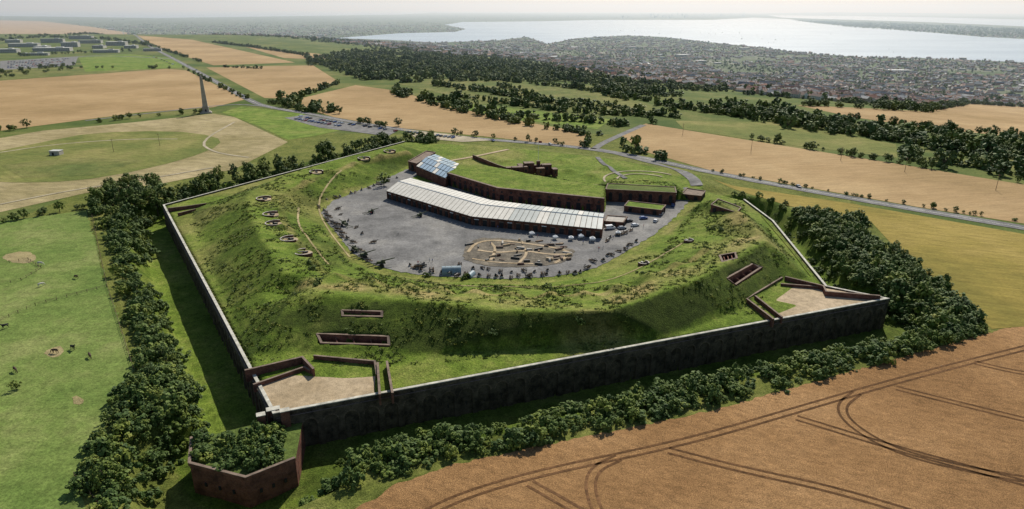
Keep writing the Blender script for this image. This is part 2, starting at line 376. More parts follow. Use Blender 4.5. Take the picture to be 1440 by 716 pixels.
def patch(name,P,mat_,off=.1,step=None,zf=None,jit=0):
    A=area(P); step=step or max(3,math.sqrt(A/900))
    V=[]; n=len(P)
    for i in range(n):
        a=P[i]; b=P[(i+1)%n]; L=math.hypot(b[0]-a[0],b[1]-a[1]); k=max(1,int(L/(jit*3 if jit else step)))
        for q in range(k):
            t=q/k; V.append(Vector((a[0]+(b[0]-a[0])*t+(random.uniform(-jit,jit) if jit else 0),a[1]+(b[1]-a[1])*t+(random.uniform(-jit,jit) if jit else 0))))
    nb=len(V)
    B=[(v[0],v[1]) for v in V]
    x=np.array([b[0] for b in B]); y=np.array([b[1] for b in B])
    g1,g2=np.meshgrid(np.arange(x.min(),x.max(),step),np.arange(y.min(),y.max(),step)); g1=g1.ravel(); g2=g2.ravel()
    m=inpoly(g1,g2,B)&(dline(g1,g2,B,True)>step*.4)
    V+=[Vector((a,b)) for a,b in zip(g1[m],g2[m])]
    v,e,f,_,_,_=delaunay_2d_cdt(V,[],[list(range(nb))],1,1e-4)
    vx=np.array([p[0] for p in v]); vy=np.array([p[1] for p in v]); z=(Z(vx,vy) if zf is None else np.full(vx.shape,float(zf)))+off
    me=bpy.data.meshes.new(name); me.from_pydata(list(zip(vx,vy,z)),[],[tuple(q) for q in f])
    bm=bmesh.new(); bm.from_mesh(me); bmesh.ops.recalc_face_normals(bm,faces=bm.faces)
    if bm.faces and sum(q.normal.z for q in bm.faces)<0: bmesh.ops.reverse_faces(bm,faces=bm.faces)
    bm.to_mesh(me); bm.free(); me.materials.append(mat_)
    me.polygons.foreach_set('use_smooth',[True]*len(me.polygons))
    o=bpy.data.objects.new(name,me); S.collection.objects.link(o); return o
def ribbon(name,P,w,mat_,off=.15,step=4,zf=None,b=None):
    P=smoothpoly(P,2,False)
    Q=[P[0]]
    for i in range(len(P)-1):
        a=P[i]; c=P[i+1]; L=math.hypot(c[0]-a[0],c[1]-a[1]); k=max(1,int(L/step))
        for q in range(1,k+1): Q.append((a[0]+(c[0]-a[0])*q/k,a[1]+(c[1]-a[1])*q/k))
    own=b is None; b=b or MB_(); prev=None
    for i,p in enumerate(Q):
        a=Q[max(i-1,0)]; c=Q[min(i+1,len(Q)-1)]; dx=c[0]-a[0]; dy=c[1]-a[1]; L=math.hypot(dx,dy) or 1
        nx,ny=-dy/L*w/2,dx/L*w/2
        l=(p[0]+nx,p[1]+ny); r=(p[0]-nx,p[1]-ny)
        zl,zr=(Zs(*l),Zs(*r)) if zf is None else (zf,zf)
        cur=((l[0],l[1],zl+off),(r[0],r[1],zr+off))
        if prev: b.poly([prev[0],prev[1],cur[1],cur[0]],mat_)
        prev=cur
    if own: return b.obj(name)
W='wheat_field'
patch(W,GL([(-60,118),(235,97),(262,99),(345,140),(300,151),(200,158),(-60,192)]),m_wheat,.12)
patch(W,GL([(290,95),(440,92),(478,116),(405,139),(372,138)]),m_wheat,.12)
patch(W,GL([(192,50),(270,56),(415,88),(300,92),(225,68)]),m_wheat,.12)
patch(W,GL([(345,66),(450,76),(470,84),(400,82)]),m_wheat,.12)
patch(W,GL([(-60,27),(60,30),(130,38),(185,47),(-60,49)]),m_wheat,.12)
patch(W,GL([(400,144),(500,120),(560,128),(640,152),(740,172),(832,188),(820,208),(700,194),(560,180),(470,165)]),m_wheat,.12)
patch(W,GL([(872,190),(908,174),(1100,205),(1270,232),(1500,270),(1500,324),(1300,293),(1000,240),(905,213)]),m_wheat,.12)
patch(W,GL([(1120,148),(1300,157),(1360,146),(1500,152),(1500,200),(1300,180),(1200,165)]),m_wheat,.14)
patch('green_field',GL([(555,117),(700,114),(840,130),(940,152),(925,163),(800,158),(640,136)]),m_olive2,.12)
patch('meadow',GL([(600,140),(700,150),(860,168),(840,182),(740,170),(640,152)]),m_lawn,.11)
patch('meadow',GL([(950,170),(1090,172),(1260,203),(1262,222),(1100,203),(962,182)]),m_olive,.12)
patch('ripening_field',GL([(1002,252),(1200,287),(1500,340),(1500,455),(1395,463),(1340,418),(1260,350),(1225,312),(1110,290)]),m_yel,.1)
PF=[G(440,760),G(500,716),G(560,680),G(640,653),G(1000,578),G(1385,470),G(1500,440)]+[(420,260),(420,-80),(-60,-80)]
patch('wheat_field',PF,m_wheat2,.08,step=6,jit=.5)
patch('pasture',GL([(-60,318),(60,304),(122,296),(150,400),(190,520),(150,600),(110,680),(140,800),(-200,800)]),m_past,.08,step=6,jit=.8)
patch('dry_meadow',GL([(-60,205),(60,184),(190,172),(300,160),(330,165),(405,200),(330,238),(230,258),(120,272),(-60,312)]),m_tan,.1)
patch('meadow_mound',smoothpoly(GL([(-60,225),(60,200),(130,187),(240,184),(305,192),(312,204),(260,225),(150,250),(60,258),(-60,255)]),1),m_olive,.2)
patch('rough_meadow',GL([(0,232),(120,222),(200,226),(140,247),(30,250)]),m_olive2,.28)
patch('green_field',GL([(312,158),(340,150),(425,160),(485,182),(440,192),(405,197),(365,178)]),m_lawn,.12)
patch('green_field',GL([(110,80),(180,76),(245,82),(262,95),(120,101)]),m_lawn,.12)
patch('green_field',GL([(-40,100),(110,94),(230,97),(-40,116)]),m_olive2,.1)
b=MB_()
for L in ([(0,215),(80,203),(180,196),(250,196)],[(330,172),(280,200),(300,215),(350,222)],[(0,288),(100,268),(210,252),(300,236)]): ribbon('',GL(L),2.0,m_track,.32,6,b=b)
b.obj('worn_field_path')
# bare worn earth in pasture
for L in ([(62,495),(80,486),(92,492),(84,502),(70,503)],[(0,360),(36,352),(55,362),(40,372),(10,368)],[(100,560),(112,556),(118,566),(106,572)]): patch('bare_earth',smoothpoly(GL(L),1),m_tan,.12,step=3,jit=.4)
tb=MB_()
def tram(P,sep=2.0,w=.5):
    for sg in (-1,1):
        Q=smoothpoly(P,2,False); R=[]
        for i,p in enumerate(Q):
            a=Q[max(i-1,0)]; c=Q[min(i+1,len(Q)-1)]; dx=c[0]-a[0]; dy=c[1]-a[1]; L=math.hypot(dx,dy) or 1
            R.append((p[0]-dy/L*sep/2*sg,p[1]+dx/L*sep/2*sg))
        ribbon('',R,w,m_tram,.14,3,b=tb)
for L in ([(560,745),(640,700),(760,665),(900,636),(1000,612),(1120,577),(1280,530),(1500,475)],
          [(940,634),(1040,660),(1180,690),(1340,740)],
          [(1120,588),(1150,597),(1240,625),(1330,650),(1480,690)],
          [(1205,553),(1180,572),(1195,598),(1260,636),(1380,665),(1480,680)],
          [(1260,546),(1340,566),(1480,600)],
          [(870,644),(835,660),(828,690),(850,740)],
          [(745,680),(780,700),(850,740)],
          [(1370,510),(1420,522),(1500,535)]): tram(GL(L),2.1,.7)
tb.obj('tractor_wheel_tracks')
# ------------------------------------------------------------ water
def wp(L): return [UP(u,v,SEA) for u,v in L]
WMAIN=[(470,54),(560,47),(640,45),(655,41),(625,35),(650,31),(760,30),(850,28),(1000,28),(1060,25),(1110,27),(1150,33),(1300,45),(1380,52),(1500,58),(1500,90),(1440,88),(1300,82),(1200,80),(1120,74),(1080,68),(1000,60),(930,52),(880,50),(810,54),(770,62),(740,52),(700,57),(620,60),(540,59)]
patch('harbour_water',wp(WMAIN),m_water,.6,zf=SEA)
patch('harbour_water',wp([(1080,21.5),(1200,22.5),(1330,25),(1500,29),(1500,40),(1300,31),(1180,27.5),(1100,25)]),m_water,.6,zf=SEA)
WSEA=[(-100,15.5),(60,14.8),(300,15),(560,15.5),(620,17.5),(560,20.5),(400,23),(220,25.5),(-100,21)]
patch('sea',wp(WSEA),m_water,.7,zf=SEA)
patch('sea',wp([(600,16.2),(1040,17.2),(1300,18.4),(1300,20),(1040,18.9),(600,17.9)]),m_water,.7,zf=SEA)
# ------------------------------------------------------------ roads
def road(P,w,line=False,off=.2):
    ribbon('road',P,w,m_tarmac,off)
    if line: ribbon('road_markings',P,.25,m_line,off+.03)
road(GL([(172,44),(200,60),(245,83),(300,113),(352,142),(372,150),(440,161),(500,173),(640,193),(760,202),(835,210),(900,221),(1000,243),(1200,280),(1500,331)]),9,True)
road(GL([(835,210),(850,200),(905,176)]),6)
road(GL([(372,150),(330,146),(240,156),(120,170)]),4,off=.22)
road(GL([(980,262),(975,250),(930,232),(860,214),(838,210)]),7,off=.24)
road(GL([(245,83),(150,78),(60,84),(0,92)]),8,off=.22)
patch('car_park',GL([(400,166),(430,162),(500,175),(560,184),(545,192),(500,186),(450,180)]),m_tarmac,.25)
patch('car_park',GL([(565,182),(640,190),(690,198),(650,200),(585,194)]),m_track,.24)
patch('car_park',GL([(0,86),(100,80),(180,76),(110,80),(105,92),(0,99)]),m_tarmac,.25)
# ------------------------------------------------------------ fort surfaces
PARo=smoothpoly(UL([(445,292,2),(474,330,2),(504,364,2),(548,381,2),(620,390,2),(750,393,2),(830,381,2),(874,358,2),(928,325,2),(958,298,2),(978,270,2),(962,262,2),(900,262,2),(700,240,2),(640,228,2),(585,232,2),(523,261,2)]),1)
patch('parade_ground',PARo,m_parade,.14,step=5,zf=2.0,jit=.6)
TL=UL([(360,545),(438,519),(528,526),(526,556),(405,579),(378,573)],3.2); TR=UL([(1070,429),(1098,404),(1150,404),(1232,418),(1225,424),(1105,449)],3.2)
patch('gravel_terrace',TL,m_gravel,.1,zf=3.2); patch('gravel_terrace',TR,m_gravel,.1,zf=3.2)
def offs(P,d):
    n=len(P); R=[]
    for i,p in enumerate(P):
        a=P[max(i-1,0)]; c=P[min(i+1,n-1)]
        v1=Vector((p[0]-a[0],p[1]-a[1])); v2=Vector((c[0]-p[0],c[1]-p[1]))
        if v1.length<1e-6: v1=v2
        if v2.length<1e-6: v2=v1
        v1.normalize(); v2.normalize(); n1=Vector((-v1.y,v1.x)); n2=Vector((-v2.y,v2.x)); m=(n1+n2); k=m.length_squared
        m=m*(2/k) if k>.3 else n1
        R.append((p[0]+m.x*d/2,p[1]+m.y*d/2))
    return R
def wall(name,P,z0,z1,t,ms,mc=None,b=None,ch=.2,co=.05,mt=None):
    own=b is None; b=b or MB_()
    n=len(P); z0=z0 if isinstance(z0,(list,tuple)) else [z0]*n; z1=z1 if isinstance(z1,(list,tuple)) else [z1]*n
    L=offs(P,t); R=offs(P,-t); L2=offs(P,t+co*2); R2=offs(P,-t-co*2)
    for i in range(n-1):
        q=[L[i],L[i+1],R[i+1],R[i]]; b.prism(q,[z0[i],z0[i+1],z0[i+1],z0[i]],[z1[i],z1[i+1],z1[i+1],z1[i]],ms,mt or ms)
        if mc:
            q=[L2[i],L2[i+1],R2[i+1],R2[i]]; zz=[z1[i]+.01,z1[i+1]+.01,z1[i+1]+.01,z1[i]+.01]; b.prism(q,zz,[a+ch for a in zz],mc,mc)
    if own: return b.obj(name)
b=MB_(); wall('',DITCH,-9,2.95,1.6,m_flint,None,b,mt=m_grass); wall('',offs(DITCH,-.88),2.8,3.55,.7,m_flint,m_cope,b,.25,.1)
def arcade(b,P0,P1_,z0,z1,out,bay=5.2,proud=.42):
    v=Vector((P1_[0]-P0[0],P1_[1]-P0[1])); L=v.length; v/=L; n=Vector((v.y,-v.x)); 
    if n.x*out[0]+n.y*out[1]<0: n=-n
    k=int(L/bay); w=L/k; base=.82
    def pt(s,z,d): return (P0[0]+v.x*s+n.x*(base+d),P0[1]+v.y*s+n.y*(base+d),z)
    top=z1
    for i in range(k):
        s0=i*w; a=s0+.8; c=s0+w-.8; r=(c-a)/2; spring=top-1.8-r
        arch=[(a,z0)]+[((a+c)/2-r*math.cos(math.pi*q/10),spring+r*math.sin(math.pi*q/10)) for q in range(11)]+[(c,z0)]
        b.poly([pt(s0,z0,proud),pt(a,z0,proud),pt(a,top,proud),pt(s0,top,proud)],m_flint)
        b.poly([pt(c,z0,proud),pt(s0+w,z0,proud),pt(s0+w,top,proud),pt(c,top,proud)],m_flint)
        for q in range(1,len(arch)-2):
            p,r2=arch[q],arch[q+1]
            b.poly([pt(p[0],p[1],proud),pt(r2[0],r2[1],proud),pt(r2[0],top,proud),pt(p[0],top,proud)],m_flint)
        for q in range(len(arch)-1):
            p,r2=arch[q],arch[q+1]
            b.poly([pt(p[0],p[1],0),pt(r2[0],r2[1],0),pt(r2[0],r2[1],proud),pt(p[0],p[1],proud)],m_arch)
        for q in range(10):
            t0=math.pi*q/10+.03; t1=math.pi*(q+1)/10-.03; cx=(a+c)/2
            R=[(cx-r*math.cos(t0),spring+r*math.sin(t0)),(cx-r*math.cos(t1),spring+r*math.sin(t1)),(cx-(r+.35)*math.cos(t1),spring+(r+.35)*math.sin(t1)),(cx-(r+.35)*math.cos(t0),spring+(r+.35)*math.sin(t0))]
            b.poly([pt(x_,z_,proud+.04) for x_,z_ in R],m_arch)
        b.box(pt((a+c)/2,z0+4.6,.03),(.25,.12,1.1),math.atan2(v.y,v.x),m_dark)
    b.poly([pt(0,top,0),pt(L,top,0),pt(L,top,proud),pt(0,top,proud)],m_btop)
arcade(b,pB,pC,-9,2.3,(.3,-1)); arcade(b,pA,pB,-9,2.3,(-1,-.5)); arcade(b,pC,pC1,-9,2.3,(0,1)); arcade(b,pC1,pD,-9,2.3,(1,0))
b.obj('scarp_wall')
for P,fz,zs in pitw:
    b=MB_(); Q=P+[P[0]]; zz=[z+.1 for z in zs]+[zs[0]+.1]
    wall('',Q,fz-1.5,zz,.8,m_brick,None,b,mt=m_btop)
    for k in range(1,4):
        t=k/4; pa=(P[0][0]+(P[1][0]-P[0][0])*t,P[0][1]+(P[1][1]-P[0][1])*t); pb=(P[3][0]+(P[2][0]-P[3][0])*t,P[3][1]+(P[2][1]-P[3][1])*t)
        wall('',[pa,pb],fz-1.5,[zs[0]*(1-t)+zs[1]*t-.6,zs[3]*(1-t)+zs[2]*t-.6],.35,m_brick,None,b)
    b.obj('brick_gun_pit')
BW='brick_revetment_wall'
def bw(L,z1,z0=2,t=.55,mc=m_btop): wall(BW,UL(L,z1),z0,z1,t,m_brick,mc,ch=.15)
bw([(344,521),(425,502),(441,519)],5.6); bw([(356,541),(428,516),(437,521)],4.4,t=.5)
bw([(441,500),(527,508),(530,527)],4.6,t=.5)
bw([(531,510),(534,555)],5.2); bw([(544,508),(552,553)],5.2)
bw([(1050,420),(1088,449)],5.0); bw([(1062,416),(1100,446)],4.6)
bw([(1104,389),(1158,402),(1162,410),(1238,416)],5.0); bw([(1098,399),(1150,403)],4.2,t=.5); bw([(1050,420),(1100,390)],4.3,t=.5)
bw([(236,293),(262,290),(290,286)],5.0); bw([(250,300),(275,294)],4.8,t=.5)
b=MB_(); cp=CAPO
b.prism(cp,-9,-.2,m_brick,m_grass); wall('',cp[1:5],-.2,.6,.6,m_brick,m_btop,b,.15,.05)
for k,(a,c) in enumerate(((cp[1],cp[2]),(cp[2],cp[3]),(cp[3],cp[4]))):
    for t in (.25,.5,.75):
        ang=math.atan2(c[1]-a[1],c[0]-a[0]); b.box((a[0]+(c[0]-a[0])*t,a[1]+(c[1]-a[1])*t,-4.5),(.6,.5,1.0),ang,m_dark)
for (x,y,w,h) in ((-61,146.5,3.2,1.6),(-57.5,145,2.2,2.2),(-63.5,144.5,2,1.2)): b.box((x,y,2.2+h/2-1.5),(w,1.6,h+3),.4,m_brick); b.box((x,y,2.3+h),(w+.2,1.8,.18),.4,m_cope)
b.obj('brick_caponier')
# ------------------------------------------------------------ barracks museum
def lerp(a,b,t): return (a[0]+(b[0]-a[0])*t,a[1]+(b[1]-a[1])*t)
FR=[UP(543,268,7),UP(663,304,7),UP(847,322,7)]; BK=[UP(577,249,8.6),UP(690,280,8.6),UP(850,299,8.6)]
b=MB_()
for i in range(2):
    a,c,d,e=FR[i],FR[i+1],BK[i+1],BK[i]
    ins=lambda p,q: lerp(p,q,.05)
    b.prism([ins(a,e),ins(c,d),ins(d,c),ins(e,a)],1.9,[6.5,6.5,8.0,8.0],m_brick,m_brick)
    N=22 if i==0 else 24
    for k in range(N):
        t0=k/N+.002; t1=(k+1)/N-.002
        m_=m_roofA if (i==0 or k<7) else m_roofB
        if i==1 and k in (12,13,19): m_=m_roofA
        A0=lerp(a,c,t0);A1=lerp(a,c,t1);D1=lerp(e,d,t1);D0=lerp(e,d,t0); M0=lerp(A0,D0,.5);M1=lerp(A1,D1,.5)
        b.prism([A0,A1,M1,M0],[6.75,6.75,9.0,9.0],[6.9,6.9,9.2,9.2],m_,m_)
        b.prism([M0,M1,D1,D0],[9.0,9.0,7.9,7.9],[9.2,9.2,8.1,8.1],m_,m_)
        b.cyl((*A0,7.0),(*M0,9.3),.06,.06,m_conc,4,False)
    b.cyl((*lerp(a,e,.5),9.25),(*lerp(c,d,.5),9.25),.25,.25,m_white,6)
    n=(c[0]-a[0],c[1]-a[1]); L=math.hypot(*n); ang=math.atan2(n[1],n[0]); nx,ny=n[1]/L,-n[0]/L
    K=int(L/4.2)
    for k in range(K):
        p=lerp(ins(a,e),ins(c,d),(k+.5)/K)
        b.box((p[0]+nx*.05,p[1]+ny*.05,3.5),(2.0,.3,2.9),ang,m_dark)
        b.box((p[0]+nx*.2,p[1]+ny*.2,5.2),(2.4,.2,.35),ang,m_white if k%4==0 else m_btop)
        q=lerp(ins(a,e),ins(c,d),k/K) if k else ins(a,e)
        b.box((q[0]+nx*.15,q[1]+ny*.15,4.2),(.6,.6,4.4),ang,m_brick)
b.obj('barracks_museum_building')
wall('keep_brick_wall',MF,1.5,9.3,1.4,m_brick,m_btop)
b=MB_()
for a,c in zip(MF[:-1],MF[1:]):
    L=math.hypot(c[0]-a[0],c[1]-a[1]); ang=math.atan2(c[1]-a[1],c[0]-a[0]); K=int(L/5); nx,ny=math.sin(ang),-math.cos(ang)
    for k in range(K):
        p=lerp(a,c,(k+.5)/K); b.box((p[0]+nx*.75,p[1]+ny*.75,4),(2.2,.3,3.6),ang,m_dark)
        b.box((p[0]+nx*.75,p[1]+ny*.75,7.4),(.9,.3,1.0),ang,m_dark)
b.obj('keep_wall_windows')
def block(name,P,z0,z1,top,par=.35,wins=True):
    b=MB_(); b.prism(P,z0,z1,m_brick,top); Q=P+[P[0]]; wall('',Q,z1-.3,z1+par,.5,m_brick,m_btop,b,.12,.04)
    if wins:
        for i in range(len(P)):
            a=P[i]; c=P[(i+1)%len(P)]; L=math.hypot(c[0]-a[0],c[1]-a[1]); K=int(L/5)
            ang=math.atan2(c[1]-a[1],c[0]-a[0])
            for k in range(K):
                p=lerp(a,c,(k+.5)/K); b.box((p[0],p[1],z0+(z1-z0)*.42),(1.8,.9,(z1-z0)*.5),ang,m_dark)
                b.cyl((p[0]+.45*math.sin(ang),p[1]-.45*math.cos(ang),z0+(z1-z0)*.67),(p[0]-.45*math.sin(ang),p[1]+.45*math.cos(ang),z0+(z1-z0)*.67),.9,.9,m_dark,12)
    return b.obj(name)
block('brick_casemate_block',UL([(852,266),(951,271),(949,263),(855,258)],9),1.8,8.8,m_grass,.2)
block('brick_casemate_block',UL([(878,290),(930,296),(936,289),(884,283)],5),1.8,5,m_lawn,.2)
block('brick_guard_house',UL([(958,272),(986,275),(992,268),(966,264)],5.5),1.8,5.0,m_btop,.3)
block('brick_casemate_block',UL([(1000,288),(1036,299),(1042,292),(1010,280)],11),6,10.8,m_grass,.3)
block('brick_casemate_block',UL([(850,310),(876,312),(882,304),(854,302)],5),1.8,4.4,m_conc,.3)
b=MB_(); P=UL([(585,233),(626,250),(652,232),(612,216)],8)
b.prism(P,1.9,7.3,m_brick,m_dark)
for k in range(9):
    for j in range(4):
        t0=k/9+.008;t1=(k+1)/9-.008; q0=j/4+.012;q1=(j+1)/4-.012
        f=lambda s,t: lerp(lerp(P[0],P[1],s),lerp(P[3],P[2],s),t)
        zz=lambda t: 7.6+1.8*(1-abs(2*t-1))
        b.prism([f(t0,q0),f(t1,q0),f(t1,q1),f(t0,q1)],[zz(q0),zz(q0),zz(q1),zz(q1)],[zz(q0)+.12,zz(q0)+.12,zz(q1)+.12,zz(q1)+.12],m_roofC if (k+j)%4 else m_roofA,m_roofC if (k+j)%5 else m_roofA)
b.obj('glass_roofed_gallery')
block('brick_gallery_block',UL([(574,228),(586,231),(612,215),(600,213)],7.5),2,7.6,m_btop,.4)
b=MB_()
base=UP(748,246,4)
for (dx,dy,w,d,h) in ((-9,0,7,4,6.0),(-2,3,6,5,8.0),(5,-1,5,3,5.5),(9,5,6,4,6.5),(0,9,14,2,5),(-7,8,3,6,5.5),(14,2,3,5,4.5),(-14,5,4,3,4.5),(-4,-4,2,2,7),(4,4,2,2,8.8)):
    b.box((base[0]+dx,base[1]+dy,3+h/2),(w,d,h),.2,m_brick); b.box((base[0]+dx,base[1]+dy,3+h+.1),(w+.2,d+.2,.18),.2,m_btop)
    b.box((base[0]+dx+d/2*math.sin(.2),base[1]+dy-d/2*math.cos(.2),2.2+h*.8),(1.0,.4,1.6),.2,m_dark)
b.obj('brick_magazine_building')
wall('brick_garden_wall',UL([(665,218),(700,232),(745,246)],5),2.5,5.0,.6,m_brick,m_btop)
wall('brick_garden_wall',UL([(790,254),(840,260)],6.5),2.5,6.2,.6,m_brick,m_btop)
for c,r in ((UP(905,252,3.3),16),(UP(905,252,3.3),24)):
    ribbon('curved_path',[(c[0]+r*math.cos(t),c[1]+r*math.sin(t)) for t in np.linspace(.6,3.4,14)],1.4,m_track,.35,2)
ribbon('footpath',UL([(600,230),(655,222),(715,210)],3.2),3,m_gravel,.3,2)
ribbon('footpath',UL([(840,221),(850,232),(880,250)],3.2),3,m_tarmac,.35,2)
ribbon('flank_path',UL([(1146,389),(1118,352),(1088,318),(1075,303)],3.6),3.2,m_gravel,.35,2)
for L in ([(480,240),(458,262),(445,290),(462,325),(492,362)],[(420,292),(418,315),(440,345),(462,372)],[(560,392),(700,404),(840,399),(900,378),(960,342)]):
    ribbon('worn_rampart_path',GL(L),.9,m_tan,.14,1.5)
def emplacement(x,y,rot,r=4.2):
    b=MB_(); z=Zs(x,y)
    b.cyl((0,0,-.6),(0,0,.22),r*.8,r*.8,m_gravel,20)
    n=14
    for i in range(n):
        t0=math.radians(-120+240*i/n); t1=math.radians(-120+240*(i+1)/n)
        b.prism([(r*math.cos(t0),r*math.sin(t0)),(r*math.cos(t1),r*math.sin(t1)),((r-.5)*math.cos(t1),(r-.5)*math.sin(t1)),((r-.5)*math.cos(t0),(r-.5)*math.sin(t0))],-.8,1.0,m_brick,m_conc)
    b.cyl((0,0,.2),(0,0,.5),.5,.5,m_iron,10); b.cyl((0,0,.9),(2.6,0,1.3),.28,.18,m_iron,8); b.box((-.4,0,.6),(2.2,.8,.4),0,m_iron)
    o=b.obj('gun_emplacement'); o.location=(x,y,z+.1); o.rotation_euler=(0,0,rot)
for u,v,rt in ((372,281,3.0),(382,303,3.2),(386,316,3.3),(408,338,3.6),(428,357,3.8),(445,243,2.2),(512,224,2.2),(548,214,2.2),(905,372,5.3),(968,340,5.5)):
    p=G(u,v); emplacement(p[0],p[1],rt,4.0 if u<600 else 2.3)
def gp(u,v): return UP(u,v,2.2)
gard=smoothpoly([gp(*q) for q in [(650,352),(660,339),(688,333),(760,341),(804,349),(811,356),(792,371),(720,377),(654,370)]],1)
patch('garden_bed',gard,m_soil,.04,zf=2.2,step=3,jit=.6)
b=MB_()
for L,w in (([(658,355),(668,342),(694,337),(760,345),(800,353),(800,360),(780,370)],1.5),([(664,364),(700,370),(750,371)],1.0),([(672,352),(700,356),(735,352),(770,358),(795,358)],1.5),([(690,341),(698,350),(690,366)],1.2),([(735,346),(742,357),(730,370)],1.2)):
    ribbon('',[gp(*q) for q in L],w,m_gravel,.14,1.5,zf=2.2,b=b)
b.obj('garden_paths')
b=MB_()
for i in range(46):
    u=random.uniform(660,804); v=random.uniform(338,373); p=gp(u,v)
    w=random.uniform(.6,4.5); h=random.uniform(.3,1.1)
    m_=random.choice((m_brick,m_conc,m_wood,m_gravel,m_btop,m_iron)); r=random.choice((0.1,1.6,.5,-.3))
    b.box((p[0],p[1],2.2+h/2),(w,random.uniform(.4,1.2),h),r,m_,.85)
b.obj('display_planters')
m_hut=simple('corrugated_blue_grey_steel',(.2,.27,.3),.4,.2,1,.5)
def hut(u,v,L=7,r=1.9,rot=.1):
    b=MB_(); n=12; pr=[(r*math.cos(math.pi*i/n),r*1.25*math.sin(math.pi*i/n)) for i in range(n+1)]
    for i in range(n):
        p,q=pr[i],pr[i+1]; b.poly([(-L/2,p[0],p[1]),(L/2,p[0],p[1]),(L/2,q[0],q[1]),(-L/2,q[0],q[1])],m_hut)
    for s in (-1,1): b.poly([(s*L/2,p[0],p[1]) for p in pr],m_hut)
    b.box((-L/2-.03,0,.9),(.08,1,1.8),0,m_dark)
    for k in (-.3,0,.3): b.box((L*k,0,r*1.25+.02),(.12,.5,.1),0,m_conc)
    o=b.obj('corrugated_hut',fix=False); p=UP(u,v,2.1); o.location=(p[0],p[1],2.1); o.rotation_euler=(0,0,rot)
hut(635,384,7.5,2.3); hut(662,388,4,1.3,1.2)
def gazebo():
    b=MB_()
    for x in (-1.4,1.4):
        for y in (-1.4,1.4): b.cyl((x,y,0),(x,y,2.1),.05,.05,m_white,6)
    for a,c in (((-1.5,-1.5),(1.5,-1.5)),((1.5,-1.5),(1.5,1.5)),((1.5,1.5),(-1.5,1.5)),((-1.5,1.5),(-1.5,-1.5))):
        b.poly([(*a,2.1),(*c,2.1),(0,0,3.2)],m_white); b.poly([(*a,1.8),(*c,1.8),(*c,2.1),(*a,2.1)],m_white)
    b.poly([(-1.4,1.4,.1),(1.4,1.4,.1),(1.4,1.4,2),(-1.4,1.4,2)],m_white)
    return b.mesh('market_gazebo')
gz=gazebo()
for u,v in ((748,332),(781,337),(803,338),(833,340),(817,336),(869,331),(537,259)):
    p=UP(u,v,2.15); put(gz,'market_gazebo',p[0],p[1],2.15,random.uniform(-.2,.3),random.uniform(.7,.9))
def cannon():
    b=MB_()
    b.cyl((-1.0,0,1.0),(1.9,0,1.25),.3,.17,m_iron,10); b.cyl((-1.25,0,.97),(-1,0,1),.12,.3,m_iron,8); b.cyl((1.8,0,1.24),(2.0,0,1.26),.24,.22,m_iron,10)
    for s in (-1,1):
        b.box((-.5,.45*s,.75),(2.6,.16,.5),0,m_wood)
        for i in range(12):
            t=2*math.pi*i/12; t1=2*math.pi*(i+1)/12
            b.cyl((.2+.75*math.cos(t),.7*s,.75+.75*math.sin(t)),(.2+.75*math.cos(t1),.7*s,.75+.75*math.sin(t1)),.07,.07,m_iron,5)
            if i%2==0: b.cyl((.2,.7*s,.75),(.2+.72*math.cos(t),.7*s,.75+.72*math.sin(t)),.04,.04,m_wood,4)
    b.cyl((.2,-.8,.75),(.2,.8,.75),.09,.09,m_iron,6); b.box((-2.0,0,.35),(1.6,.5,.25),0,m_wood)
    return b.mesh('cannon')
cn=cannon()
def mortar():
    b=MB_(); b.box((0,0,.25),(1.8,1.5,.5),0,m_conc,.9); b.cyl((-.4,0,.7),(.5,0,1.5),.42,.34,m_iron,12)
    for s in (-1,1): b.box((-.1,.5*s,.7),(1.2,.14,.6),0,m_wood)
    return b.mesh('mortar')
mo=mortar()
def along(L,n,z=2.15):
    P=UL(L,z); d=[0]
    for a,c in zip(P[:-1],P[1:]): d.append(d[-1]+math.hypot(c[0]-a[0],c[1]-a[1]))
    out=[]
    for k in range(n):
        s=d[-1]*(k+.5)/n+random.uniform(-.9,.9); s=min(max(s,0),d[-1]-.01)
        i=max(j for j in range(len(d)) if d[j]<=s); t=(s-d[i])/(d[i+1]-d[i]); out.append(lerp(P[i],P[i+1],t))
    return out
for L,n,rz,s in (([(572,375),(620,386),(700,390),(790,388),(828,378)],24,-1.6,1.0),([(448,290),(480,330),(505,356),(520,370)],16,2.6,1.0),([(455,284),(520,264),(560,250)],12,2.2,.95),([(835,372),(875,352),(900,338)],9,-.8,1.0),([(585,378),(600,374)],3,.3,1.2),([(850,340),(890,322)],5,.5,1.0),([(640,374),(700,383),(780,381)],9,-1.2,.9),([(470,292),(500,322),(530,345)],6,1,.8)):
    for p in along(L,n): 
        q=random.random()<.3
        put(mo if q else cn,'mortar' if q else 'cannon',p[0]+random.uniform(-1,1),p[1]+random.uniform(-1.5,1.5),2.15,rz+random.uniform(-.6,.6),s*random.uniform(.75,1.2))
m_olv=simple('olive_drab_paint',(.09,.1,.05),.6)
def fieldgun():
    b=MB_(); b.cyl((0,0,1.5),(4.2,0,2.3),.26,.14,m_olv,10); b.box((0,0,1.2),(2.8,1.2,.8),0,m_olv,.8); b.box((.6,0,1.7),(.2,2.2,1.2),0,m_olv)
    for s in (-1,1):
        b.cyl((.2,s*1.15,.65),(.2,s*1.5,.65),.65,.65,m_tyre,14)
        b.cyl((-1,s*.4,.8),(-4.2,s*1.3,.25),.16,.12,m_olv,6)
    return b.mesh('artillery_gun')
fg=fieldgun()
